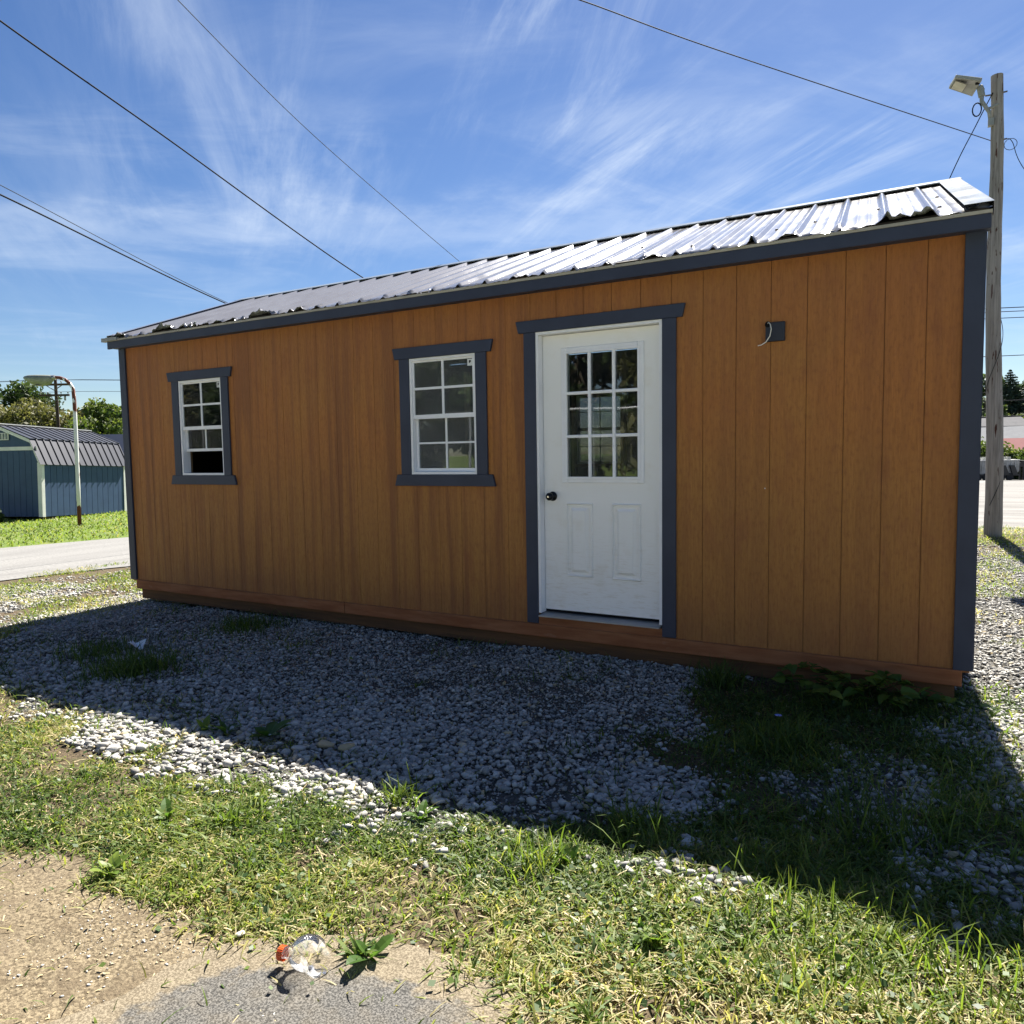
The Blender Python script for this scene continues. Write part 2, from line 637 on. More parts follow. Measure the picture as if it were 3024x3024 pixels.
def m_asphalt():
    t = NT('worn_asphalt')
    c = t.coord('Object')
    v = t.voro(c, 160)
    n1 = t.noise(c, 170, 4, 0.7)
    n2 = t.noise(c, 5, 5, 0.6)
    col = t.mix(t.rng(n1, 0.42, 0.60), (0.030, 0.030, 0.029), (0.13, 0.125, 0.115))
    col = t.mix(t.rng(v, 0.0, 0.30, 0.7, 0.0), col, (0.19, 0.18, 0.165))
    edge = t.attr('edge')
    k = t.rng(t.math('ADD', edge, t.math('MULTIPLY', t.math('SUBTRACT', t.noise(c, 14, 6, 0.7), 0.5), 1.5)), 0.30, 0.62)
    grit = t.mix(t.rng(n1, 0.42, 0.60), (0.10, 0.08, 0.052), (0.215, 0.18, 0.125))
    col = t.mix(t.rng(n2, 0.40, 0.72, 0.05, 0.5), col, grit)
    col = t.mix(k, grit, col)
    t.bsdf(col, 0.9, 0, t.bump(n1, 0.5, 0.006), 0.25)


def m_road():
    t = NT('road_asphalt')
    c = t.coord('Object')
    n1 = t.noise(c, 30, 5, 0.7)
    n2 = t.noise(t.coord('Object', (1.1, 0.18, 1)), 1.5, 5, 0.6)
    col = t.mix(t.rng(n1, 0.35, 0.7), (0.15, 0.147, 0.14), (0.225, 0.22, 0.21))
    col = t.mix(t.rng(n2, 0.40, 0.70, 0, 0.6), col, (0.12, 0.117, 0.113))
    t.bsdf(col, 0.9, 0, t.bump(n1, 0.3, 0.01), 0.2)


def m_rustpaint():
    t = NT('rusty_white_paint')
    c = t.coord('Object', (9, 9, 2.6))
    n = t.noise(c, 1.1, 5, 0.6)
    z = t.node('ShaderNodeSeparateXYZ')
    t.l.new(t.coord('Object'), z.inputs[0])
    low = t.rng(z.outputs[2], 0.75, 0.30, 0.0, 0.34)
    hi = t.rng(z.outputs[2], 2.3, 3.0, 0.0, 0.15)
    k = t.rng(t.math('ADD', n, t.math('ADD', low, hi)), 0.61, 0.64)
    rust = t.mix(t.rng(t.noise(c, 6, 4), 0.3, 0.7), (0.17, 0.050, 0.026), (0.08, 0.028, 0.02))
    col = t.mix(k, (0.70, 0.70, 0.68), rust)
    t.bsdf(col, t.rng(k, 0, 1, 0.45, 0.9), 0, None, 0.4)


def m_bottle():
    t = NT('clear_plastic')
    n = t.noise(t.coord('Object'), 45, 3, 0.6)
    f = t.node('ShaderNodeFresnel')
    f.inputs['IOR'].default_value = 1.4
    g = t.node('ShaderNodeBsdfGlossy')
    g.inputs['Roughness'].default_value = 0.16
    t.put(g.inputs['Normal'], t.bump(n, 0.6, 0.004))
    d = t.node('ShaderNodeBsdfTranslucent')
    d.inputs['Color'].default_value = (0.9, 0.9, 0.9, 1)
    tr = t.node('ShaderNodeBsdfTransparent')
    tr.inputs['Color'].default_value = (0.97, 0.97, 0.97, 1)
    m1 = t.node('ShaderNodeMixShader')
    t.put(m1.inputs[0], t.rng(n, 0.35, 0.75, 0.12, 0.42))
    t.l.new(tr.outputs[0], m1.inputs[1])
    t.l.new(d.outputs[0], m1.inputs[2])
    m2 = t.node('ShaderNodeMixShader')
    t.put(m2.inputs[0], f.outputs[0])
    t.l.new(m1.outputs[0], m2.inputs[1])
    t.l.new(g.outputs[0], m2.inputs[2])
    t.l.new(m2.outputs[0], t.out.inputs['Surface'])


m_siding(); m_skirt(); m_door(); m_glass(); m_glass('screen_glass', 1.5, (0.30, 0.31, 0.33)); m_glass('hazy_glass', 1.75, (0.7, 0.73, 0.75), (0.06, 0.10)); m_roof(); m_gravel(); m_ground(); m_asphalt(); m_road(); m_rustpaint(); m_bottle()
m_paint('slate_trim', (0.032, 0.041, 0.070), (0.026, 0.033, 0.058), 0.55)
m_paint('plate_navy', (0.020, 0.024, 0.038), None, 0.5)
m_paint('vinyl_white', (0.86, 0.86, 0.87), (0.80, 0.80, 0.81), 0.35, 4, 0.03)
m_paint('cream_board', (0.42, 0.39, 0.31), (0.30, 0.28, 0.23), 0.7, 5)
m_paint('groove_stain', (0.20, 0.08, 0.025), None, 0.85)
m_plain('dark_bronze', (0.012, 0.012, 0.014), 0.32, 0.6)
m_plain('galvanised', (0.42, 0.43, 0.44), 0.5, 0.7)
m_plain('brass_dot', (0.75, 0.72, 0.62), 0.25, 0.9)
m_plain('sticker_white', (0.75, 0.76, 0.74), 0.6)
m_plain('sticker_black', (0.02, 0.02, 0.02), 0.6)
m_plain('wire_white', (0.72, 0.70, 0.62), 0.5)
m_wood('pine_stud', (0.26, 0.17, 0.095), (0.19, 0.12, 0.065), (30, 30, 2))
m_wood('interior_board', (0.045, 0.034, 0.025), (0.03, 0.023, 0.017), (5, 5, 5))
m_wood('pole_wood', (0.36, 0.33, 0.295), (0.20, 0.18, 0.155), (34, 34, 1.3), 0.85, (0.075, 0.033, 0.022))
m_wood('dark_pole_wood', (0.085, 0.055, 0.045), (0.05, 0.035, 0.03), (20, 20, 1.5))
m_wood('skid_wood', (0.15, 0.075, 0.034), (0.09, 0.05, 0.026), (2, 30, 30))
m_wood('bark', (0.12, 0.095, 0.07), (0.06, 0.048, 0.038), (12, 12, 2))
m_plain('cable_black', (0.010, 0.010, 0.012), 0.85, 0, 0.1)
m_plain('cable_grey', (0.045, 0.047, 0.05), 0.85, 0, 0.1)
m_plain('lamp_grey', (0.30, 0.31, 0.29), 0.5, 0.1)
m_plain('lamp_lens', (0.42, 0.40, 0.32), 0.35)
m_plain('lamp_dark', (0.13, 0.12, 0.11), 0.5)
m_plain('lamp_green_grey', (0.22, 0.24, 0.20), 0.5, 0.2)
m_paint('barn_blue', (0.042, 0.082, 0.165), (0.036, 0.070, 0.145), 0.6, 3)
m_paint('barn_white', (0.78, 0.77, 0.73), (0.68, 0.67, 0.64), 0.5)
m_plain('barn_roof', (0.016, 0.020, 0.034), 0.4, 0.0, 0.4)
m_paint('barn_grey', (0.20, 0.22, 0.23), None, 0.7)
m_plain('orange_cap', (0.72, 0.125, 0.02), 0.4)
m_plain('trailer_metal', (0.34, 0.34, 0.33), 0.5, 0.1, noise=0.25, scale=2)
m_plain('black_steel', (0.018, 0.018, 0.020), 0.5)
m_plain('tyre_rubber', (0.02, 0.02, 0.02), 0.8)
m_plain('rim_grey', (0.55, 0.55, 0.55), 0.4, 0.5)
m_paint('house_wall', (0.36, 0.38, 0.42), None, 0.8, 1)
m_paint('house_white', (0.50, 0.50, 0.49), None, 0.8, 1)
m_paint('grey_roof', (0.12, 0.12, 0.125), (0.10, 0.10, 0.105), 0.9, 1.5, 0.1, 0.08)
m_paint('pale_roof', (0.15, 0.155, 0.165), (0.13, 0.135, 0.145), 0.9, 1.5, 0.1, 0.08)
m_paint('red_roof', (0.19, 0.085, 0.085), (0.17, 0.075, 0.075), 0.9, 1.5, 0.1, 0.08)
m_plain('far_glass', (0.05, 0.06, 0.07), 0.15)
m_plain('hill_green', (0.045, 0.062, 0.026), 0.95, 0, 0.1, 0.25, 0.15)
m_plain('paper_white', (0.78, 0.80, 0.82), 0.7)
m_plain('fence_wire', (0.34, 0.35, 0.36), 0.45, 0.6)
G_DARK, G_MID, G_LITE, G_YEL, STRAW = (0.038, 0.070, 0.016), (0.076, 0.122, 0.024), (0.13, 0.19, 0.028), (0.22, 0.245, 0.048), (0.48, 0.40, 0.22)
m_leaf('grass_blade', [(0.0, G_DARK), (0.22, G_MID), (0.45, G_LITE), (0.60, G_YEL), (0.74, (0.31, 0.28, 0.11)), (1.0, STRAW)], 0.5)
m_leaf('clover_leaf', [(0.0, (0.022, 0.05, 0.012)), (0.5, (0.055, 0.10, 0.022)), (1.0, (0.13, 0.18, 0.04))], 0.35, 0.5)
m_leaf('dry_straw', [(0.0, (0.16, 0.115, 0.06)), (0.5, (0.36, 0.28, 0.15)), (1.0, (0.56, 0.47, 0.28))], 0.15, 0.7)
m_leaf('weed_leaf', [(0.0, (0.030, 0.075, 0.014)), (0.5, (0.075, 0.14, 0.022)), (1.0, (0.17, 0.23, 0.035))], 0.45, 0.42)
m_leaf('leaf_dark', [(0.0, (0.012, 0.026, 0.009)), (0.6, (0.032, 0.055, 0.017)), (1.0, (0.075, 0.105, 0.03))], 0.3)
m_leaf('leaf_olive', [(0.0, (0.05, 0.052, 0.02)), (0.6, (0.105, 0.105, 0.042)), (1.0, (0.18, 0.17, 0.07))], 0.3)
m_leaf('leaf_green', [(0.0, (0.025, 0.045, 0.011)), (0.6, (0.070, 0.105, 0.024)), (1.0, (0.15, 0.18, 0.045))], 0.35)
m_leaf('leaf_conifer', [(0.0, (0.014, 0.028, 0.018)), (1.0, (0.045, 0.072, 0.04))], 0.1)

# ------------------------------------------------------------------ ground
GRAVEL = [(-6.2, 0.9), (-6.1, -1.0), (-5.2, -1.75), (-4.28, -2.1), (-3.94, -2.24), (-3.06, -2.36), (-2.45, -2.46), (-1.79, -2.53), (-1.44, -2.55), (-1.11, -2.58), (-0.61, -2.55), (-0.36, -2.5),
          (-0.2, -2.36), (0.17, -2.27), (0.5, -2.03), (0.46, -1.61), (0.2, -1.21), (0.02, -0.37), (0.15, 0.9)]
SAND = [(-3.2, -4.6), (-2.2, -3.9), (-1.68, -3.50), (-1.52, -3.44), (-1.21, -3.36), (-0.66, -3.36), (-0.51, -3.3), (-0.36, -3.25), (-0.17, -3.20), (0.14, -3.11), (0.34, -3.12), (0.46, -3.18), (0.62, -3.36), (0.7, -6.5), (-3.2, -6.5)]
ASPH = [(-0.50, -3.66), (-0.50, -3.54), (-0.44, -3.39), (-0.28, -3.27), (-0.10, -3.195), (0.06, -3.175), (0.26, -3.165), (0.40, -3.20), (0.52, -3.30), (0.58, -3.6), (0.46, -6.2), (-1.7, -6.2)]


def terr(x, y):
    x = np.asarray(x, float)
    y = np.asarray(y, float)
    z = -0.15 * smooth01((-3.0 - x) / 9.0)
    z = z - 0.0265 * np.maximum(0, y - 12) * smooth01((y - 12) / 25) * smooth01((x + 25) / 20)
    z = z + 0.45 * smooth01((-6.0 - y) / 4.0)
    near = smooth01((9 - np.abs(x + 1)) / 4) * smooth01((6 - np.abs(y + 1)) / 3)
    z = z + near * (fbm(x, y, 1.1, 3) - 0.5) * 0.06
    return z


def mask_gravel(x, y):
    d = sdist(x, y, GRAVEL) + (fbm(x, y, 2.6, 4) - 0.5) * 0.95
    m = smooth01(0.5 + d / 0.45)
    # thin scatter in the grass on the right of the patch and loose stone round both ends of the shed
    ext = smooth01((x - 1.25) / 0.35) * smooth01((y + 1.7) / 0.8) * smooth01((9.0 - y) / 4.0) * 0.95
    lef = smooth01((-5.4 - x) / 0.5) * smooth01((x + 8.9) / 0.8) * smooth01((y + 1.6) / 0.8) * 0.85
    clump = smooth01((fbm(x + 40, y, 1.5, 3) - 0.50) / 0.12)
    sc = smooth01((x - 0.1) / 0.4) * smooth01((-0.2 - y) / 0.3) * smooth01((y + 2.55) / 0.3) * 0.75 * clump
    return np.clip(np.maximum(np.maximum(m, ext * (0.72 + 0.28 * clump)), np.maximum(lef * (0.2 + 0.8 * clump), sc)), 0, 1)


def mask_sand(x, y):
    d = sdist(x, y, SAND) + 0.07 + (fbm(x + 9, y, 3.5, 4) - 0.5) * 0.36
    return smooth01(0.5 + d / 0.20)


def axis(lo, hi, fine, f0, f1, grow=1.25):
    a = list(np.arange(f0, f1, fine))
    s = fine
    p = f0
    left = []
    while p > lo:
        s = min(s * grow, 40)
        p -= s
        left.append(p)
    s = fine
    p = a[-1]
    right = []
    while p < hi:
        s = min(s * grow, 40)
        p += s
        right.append(p)
    return np.array(left[::-1] + a + right)


def build_ground():
    xs = axis(-700, 700, 0.045, -6.6, 2.3, 1.12)
    ys = axis(-500, 900, 0.045, -4.2, 0.6, 1.12)
    X, Y = np.meshgrid(xs, ys)
    Z = terr(X, Y)
    fine = np.exp(-np.maximum(0, np.abs(Y + 2) - 2.5)) * np.exp(-np.maximum(0, np.abs(X + 2) - 5))
    Z = Z + (fbm(X, Y, 9, 2) - 0.5) * 0.02 * fine
    V = np.stack([X.ravel(), Y.ravel(), Z.ravel()], 1)
    nx, ny = len(xs), len(ys)
    i = np.arange(nx * ny).reshape(ny, nx)
    F = np.stack([i[:-1, :-1].ravel(), i[:-1, 1:].ravel(), i[1:, 1:].ravel(), i[1:, :-1].ravel()], 1)
    o = soup('ground', V, F, 'ground_soil', smooth=True)
    gx, gy = X.ravel(), Y.ravel()
    lawn = smooth01((-9.0 - gx) / 1.0) * 1.0
    lawn = np.maximum(lawn, smooth01((np.abs(gx + 2) - 60) / 20))
    lawn = np.maximum(lawn, smooth01((-5.0 - gy) / 2.0))
    bounce_lot = smooth01((-4.9 - gy) / 0.8) * smooth01((gy + 9.2) / 0.5)  # unseen strip behind the camera, added as a pale reflector for the facade
    lot = smooth01((gy - 9.6 - 0.5 * (fbm(gx, gy, 0.8, 3) - 0.5)) / 1.2) * smooth01((gx + 12) / 6) * smooth01((92 - gy) / 6)
    for nm, arr in (('sand', mask_sand(gx, gy)), ('grav', mask_gravel(gx, gy)), ('lot', lot), ('bounce_apron', bounce_lot), ('lawn', lawn * (1 - lot))):
        a = o.data.attributes.new(nm, 'FLOAT', 'POINT')
        a.data.foreach_set('value', np.ascontiguousarray(arr, np.float32))
    tag(o, kind='structure')


build_ground()


def build_pavement():
    # worn asphalt patch: outline ragged, its rim buried under drifted grit
    n = len(ASPH)
    ring = []
    for i in range(n):
        a = np.array(ASPH[i])
        b = np.array(ASPH[(i + 1) % n])
        m = max(2, int(np.linalg.norm(b - a) / 0.03))
        for k in range(m):
            ring.append(a + (b - a) * k / m)
    ring = np.array(ring)
    cen = np.array([-0.1, -4.2])
    rows = []
    for s in (1.12, 1.02, 0.95, 0.85, 0.6, 0.3):
        rows.append(cen + (ring - cen) * s)
    P = np.concatenate(rows + [cen[None]])
    k = len(ring)
    edge = smooth01(np.clip(sdist(P[:, 0], P[:, 1], ASPH) / 0.22 + 0.30, 0, 1))
    V = np.column_stack([P, terr(P[:, 0], P[:, 1]) + 0.010])
    F = []
    for r in range(5):
        for i in range(k):
            j = (i + 1) % k
            F.append((r * k + i, r * k + j, (r + 1) * k + j, (r + 1) * k + i))
    for i in range(k):
        F.append((5 * k + i, 5 * k + (i + 1) % k, 6 * k, 6 * k))
    m = bpy.data.meshes.new('pavement')
    m.from_pydata(V.tolist(), [], [f if f[2] != f[3] else f[:3] for f in F])
    a = m.attributes.new('edge', 'FLOAT', 'POINT')
    a.data.foreach_set('value', edge.astype(np.float32))
    m.materials.append(MAT['worn_asphalt'])
    o = bpy.data.objects.new('pavement', m)
    COL.objects.link(o)
    tag(o, kind='structure')


build_pavement()


def build_road():
    # lane to the left, running away behind the shed
    ys = np.concatenate([np.arange(-30, -4, 2.0), np.arange(-4, 12, 0.4), np.arange(12, 120, 4.0)])
    V, F = [], []
    for y in ys:
        w = (fbm(np.array([3.0]), np.array([y]), 1.2, 3)[0] - 0.5) * 0.5
        xl, xr = -13.75 + 0.285 * (y - 2) * 0.85, -9.32 + 0.40 * (y - 0.5) * 0.85 + w
        if y > 12:
            xl, xr = xl - (y - 12) * 0.06, xr - (y - 12) * 0.16
        for t in np.linspace(0, 1, 7):
            x = xl + (xr - xl) * t
            V.append((x, y, float(terr(x, y)) + 0.014))
    for i in range(len(ys) - 1):
        for k in range(6):
            F.append((i * 7 + k, i * 7 + k + 1, i * 7 + k + 8, i * 7 + k + 7))
    m = bpy.data.meshes.new('road')
    m.from_pydata(V, [], F)
    m.materials.append(MAT['road_asphalt'])
    o = bpy.data.objects.new('road', m)
    COL.objects.link(o)
    tag(o, kind='structure')


build_road()

# hill behind the lot
def build_hill():
    xs = np.linspace(-80, 180, 40)
    ys = np.linspace(112, 330, 30)
    X, Y = np.meshgrid(xs, ys)
    Z = terr(X, Y) - 0.5 + 16.5 * smooth01((Y - 114) / 62) * (0.75 + 0.5 * fbm(X, Y, 0.02, 3)) * smooth01((X + 75) / 55)
    i = np.arange(X.size).reshape(X.shape)
    F = np.stack([i[:-1, :-1].ravel(), i[:-1, 1:].ravel(), i[1:, 1:].ravel(), i[1:, :-1].ravel()], 1)
    o = soup('hill', np.stack([X.ravel(), Y.ravel(), Z.ravel()], 1), F, 'hill_green', smooth=True)
    tag(o, kind='structure')


build_hill()


def hill_z(x, y):
    x, y = np.array([float(x)]), np.array([float(y)])
    return float((terr(x, y) - 0.5 + 16.5 * smooth01((y - 114) / 62) * (0.75 + 0.5 * fbm(x, y, 0.02, 3)) * smooth01((x + 75) / 55))[0])

# ------------------------------------------------------------------ the brown shed
SHED = tag(empty('storage_shed'), 'long orange brown wooden shed with slate trim, white door and battered metal roof', 'shed')
XL, XR = -5.90, 1.469
SK = 0.083                                             # the rear stands this much to the left per metre of depth
DEPTH = 3.66
W1 = (-5.026, -4.427, 1.275, 2.168)
W2 = (-2.280, -1.675, 1.280, 2.169)
DO = (-1.178, -0.257, 0.268, 2.270)
OPEN = [W1, W2, DO]


def cut_rects(x0, x1, z0, z1, openings):
    xs = sorted({x0, x1} | {v for o in openings for v in o[:2] if x0 < v < x1})
    out = []
    for a, b in zip(xs[:-1], xs[1:]):
        mid = (a + b) / 2
        segs = [(z0, z1)]
        for o in openings:
            if o[0] < mid < o[1]:
                ns = []
                for s in segs:
                    if o[2] > s[0]:
                        ns.append((s[0], min(s[1], o[2])))
                    if o[3] < s[1]:
                        ns.append((max(s[0], o[3]), s[1]))
                segs = [q for q in ns if q[1] - q[0] > 0.002]
        out += [(a, b, s0, s1) for s0, s1 in segs]
    return out


b = MB()
for a, c, s0, s1 in cut_rects(XL + 0.005, XR - 0.005, 0.195, 2.60, OPEN):
    b.box(a, c, 0.0062, 0.021, s0, s1)
wall = b.build('front_wall', 'groove_stain', SHED)
G = 0.2032
for k in range(-29, 8):
    hg = 0.0011 if k < -6 else 0.0019                  # the grooves on the left are clogged with stain
    a, c = max(XL + 0.002, k * G + hg), min(XR - 0.002, (k + 1) * G - hg)
    if c - a < 0.02:
        continue
    rects = cut_rects(a, c, 0.195, 2.585, OPEN)
    while rects:                                       # pieces that touch are one board
        grp = [rects.pop(0)]
        for r in list(rects):
            if any(abs(r[0] - g[1]) < 1e-6 and min(r[3], g[3]) - max(r[2], g[2]) > 0.01 for g in grp):
                grp.append(r)
                rects.remove(r)
        b = MB()
        for p, q, s0, s1 in grp:
            b.box(p, q, 0.0, 0.006, s0, s1)
        b.build('siding_board', 'stained_siding', wall)
# nails of the sheet joints and one pale speck are too small to matter; the joint strip beside the door is not
# skirt in two lengths with a joint
box('skirt_board', 'stained_skirt', SHED, XL + 0.085, -3.012, -0.024, -0.0005, 0.120, 0.2085, 0.003)
box('skirt_board', 'stained_skirt', SHED, -3.009, 1.4325, -0.023, -0.0005, 0.119, 0.2085, 0.003)
box('rim_board', 'skid_wood', SHED, XL + 0.12, 1.40, 0.012, 0.05, 0.02, 0.139)
for y in (0.35, 3.2):
    b = MB()
    b.hexa([(-5.35, y - 0.05, -0.16), (1.05, y - 0.05, -0.10), (1.05, y + 0.05, -0.10), (-5.35, y + 0.05, -0.16),
            (-5.60, y - 0.05, 0.10), (1.30, y - 0.05, 0.10), (1.30, y + 0.05, 0.10), (-5.60, y + 0.05, 0.10)])
    b.build('skid', 'skid_wood', SHED)
# corner boards: front face and return face
for side in (-1, 1):
    b = MB()
    if side < 0:
        b.box(XL - 0.012, XL + 0.082, -0.020, -0.0004, 0.2086, 2.575)
        b.box(XL - 0.018, XL - 0.0005, 0.0, 0.085, 0.2086, 2.575)
    else:
        b.box(XR - 0.080, XR + 0.012, -0.020, -0.0004, 0.2086, 2.575)
        b.box(XR + 0.0005, XR + 0.018, 0.0, 0.085, 0.2086, 2.575)
    b.build('corner_trim', 'slate_trim', SHED, bevel=0.002)


def gable_pts(x, y0, y1, t):
    zr = 3.305
    m = 1.75
    f = lambda y: x - SK * max(y, 0)
    zt = lambda y: 2.652 + (zr - 2.652) * (1 - abs(y - m) / m) if y <= m else 2.598 + (zr - 2.598) * (1 - (y - m) / (DEPTH - m))
    return [(y, zt(y)) for y in (y0, m, y1)], f


for side, x in (('l', XL + 0.001), ('r', XR - 0.001)):
    s = 0.02 if side == 'l' else -0.02
    pr_, f = gable_pts(x, 0.021, DEPTH, s)
    prof = [(0.021, 0.205)] + [(DEPTH, 0.205)] + [(y, z) for y, z in reversed(pr_)]
    b = MB()
    vs = [(f(y), y, z) for y, z in prof] + [(f(y) + s, y, z) for y, z in prof]
    n = len(prof)
    fs = [tuple(range(n)), tuple(range(2 * n - 1, n - 1, -1))] + [((i + 1) % n, i, i + n, (i + 1) % n + n) for i in range(n)]
    b.add(vs, fs)
    b.build('gable_wall', 'stained_siding', SHED)
for x, s_ in ((XL + 0.022, 0.004), (XR - 0.022, -0.004)):
    b = MB()
    b.hexa([(x, 0.03, 0.25), (x + s_, 0.03, 0.25), (x + s_ - SK * 3.6, 3.6, 0.25), (x - SK * 3.6, 3.6, 0.25), (x, 0.03, 2.6), (x + s_, 0.03, 2.6), (x + s_ - SK * 3.6, 3.6, 2.6), (x - SK * 3.6, 3.6, 2.6)])
    b.build('shade_lining', 'interior_board', SHED)  # added dark sheets; their near-black colour stands in for interior shade
off = SK * DEPTH
RW = (-2.535, -1.95, 1.300, 2.110)
b = MB()
for a, c, s0, s1 in cut_rects(XL - off + 0.03, XR - off - 0.03, 0.14, 2.53, [RW]):
    b.box(a, c, 3.64, DEPTH, s0, s1 if s1 < 2.4 else 2.612)
rear = b.build('rear_wall', 'interior_board', SHED)
for x in np.arange(XL - off + 0.06, XR - off - 0.05, 0.4064):
    if RW[0] - 0.05 < x < RW[1] + 0.01:
        continue
    box('stud', 'pine_stud', rear, x, x + 0.038, 3.55, 3.639, 0.25, 2.5)
for x in (RW[0] - 0.04, RW[1] + 0.002):
    box('stud', 'pine_stud', rear, x, x + 0.038, 3.545, 3.6385, 0.25, 2.5)
box('stud', 'pine_stud', rear, RW[0] - 0.001, RW[1] + 0.001, 3.55, 3.6385, RW[2] - 0.04, RW[2] - 0.002)
box('stud', 'pine_stud', rear, RW[0] - 0.001, RW[1] + 0.001, 3.55, 3.6385, RW[3] + 0.002, RW[3] + 0.09)
rw = MB()
for x0, x1, z0, z1 in ((RW[0], RW[0] + 0.025, RW[2], RW[3]), (RW[1] - 0.025, RW[1], RW[2], RW[3]), (RW[0] + 0.025, RW[1] - 0.025, RW[2], RW[2] + 0.025),
                       (RW[0] + 0.025, RW[1] - 0.025, RW[3] - 0.025, RW[3]), (RW[0] + 0.025, RW[1] - 0.025, 1.69, 1.725)):
    rw.box(x0, x1, 3.60, 3.655, z0, z1)
rw.box(-2.247, -2.237, 3.625, 3.635, RW[2] + 0.025, RW[3] - 0.025)
for z in (1.50, 1.91):
    rw.box(RW[0] + 0.025, RW[1] - 0.025, 3.626, 3.634, z, z + 0.010)
rwin = rw.build('rear_window', 'vinyl_white', SHED)
MB().box(RW[0] + 0.02, RW[1] - 0.02, 3.637, 3.640, RW[2] + 0.02, RW[3] - 0.02).build('pane', 'screen_glass', rwin)
b = MB()
b.hexa([(XL + 0.03, 0.022, 0.14), (XR - 0.03, 0.022, 0.14), (XR - off - 0.03, 3.63, 0.14), (XL - off + 0.03, 3.63, 0.14),
        (XL + 0.03, 0.022, 0.25), (XR - 0.03, 0.022, 0.25), (XR - off - 0.03, 3.63, 0.25), (XL - off + 0.03, 3.63, 0.25)])
b.build('floor', 'interior_board', SHED)
for x in (-5.80, -5.066, -4.422, -3.95, -3.54, -3.13, -2.74, -2.318, -1.67, -1.222, -0.25, 0.15, 0.56, 0.97, 1.38):
    box('stud', 'pine_stud', wall, x, x + 0.038, 0.0215, 0.112, 0.251, 2.50)

# eave
box('soffit', 'slate_trim', SHED, XL - 0.035, XR + 0.031, -0.098, -0.0004, 2.540, 2.556)
fas = box('fascia_board', 'slate_trim', SHED, XL - 0.036, XR + 0.030, -0.118, -0.0985, 2.530, 2.6035, 0.002)
box('eave_board', 'cream_board', SHED, XL - 0.050, XR + 0.034, -0.123, -0.02, 2.604, 2.621)
EY, EZ, RY, RZ = -0.138, 2.627, 1.75, 3.335
SL = math.hypot(RY - EY, RZ - EZ)
ca, sa = (RY - EY) / SL, (RZ - EZ) / SL
X0, X1 = XL - 0.055, XR + 0.036


def roof_pt(x, s, h=0.0, front=True):
    y = EY + s * ca - h * sa
    z = EZ + s * sa + h * ca
    if not front:
        y = 2 * RY - y
    return (x - SK * max(y, 0), y, z)


b = MB()
v = [roof_pt(x, s, h) for h in (-0.020, -0.004) for x, s in ((X0 + 0.02, 0.03), (X1 - 0.02, 0.03), (X1 - 0.02, SL), (X0 + 0.02, SL))]
b.hexa(v)
v = [roof_pt(x, s, h, False) for h in (-0.020, -0.004) for x, s in ((X1 - 0.02, 0.03), (X0 + 0.02, 0.03), (X0 + 0.02, SL), (X1 - 0.02, SL))]
b.hexa(v)
roof = b.build('roof', 'interior_board', SHED)

# ribbed sheets
RIB = 0.2286
_xs1 = [0.0, 0.012, 0.026, 0.040, 0.060, 0.082, 0.088, 0.094, 0.100, 0.120, 0.142, 0.148, 0.154, 0.160, 0.180, 0.1925, 0.205, 0.217]
_hs1 = [0.019, 0.019, 0.0, 0.0, 0.0, 0.0, 0.0018, 0.0018, 0.0, 0.0, 0.0, 0.0018, 0.0018, 0.0, 0.0, 0.0, 0.0, 0.009]
DMG = [(-5.80, 0.22, 0.8), (-5.05, 0.28, 0.95), (-4.71, 0.22, 1.0), (-4.39, 0.2, 0.75), (-3.95, 0.25, 1.2), (-3.72, 0.2, 1.15), (-3.40, 0.18, 1.1), (-3.16, 0.12, 0.7),
       (-2.26, 0.13, 1.25), (-2.08, 0.10, 0.9), (-1.2, 0.1, 0.5), (-0.42, 0.13, 1.3), (-0.28, 0.08, 0.8), (0.30, 0.05, 0.9), (0.52, 0.06, 1.0), (0.76, 0.05, 1.0),
       (1.00, 0.09, 0.9), (1.13, 0.10, 1.25), (1.21, 0.05, 1.0), (1.44, 0.09, 1.3)]


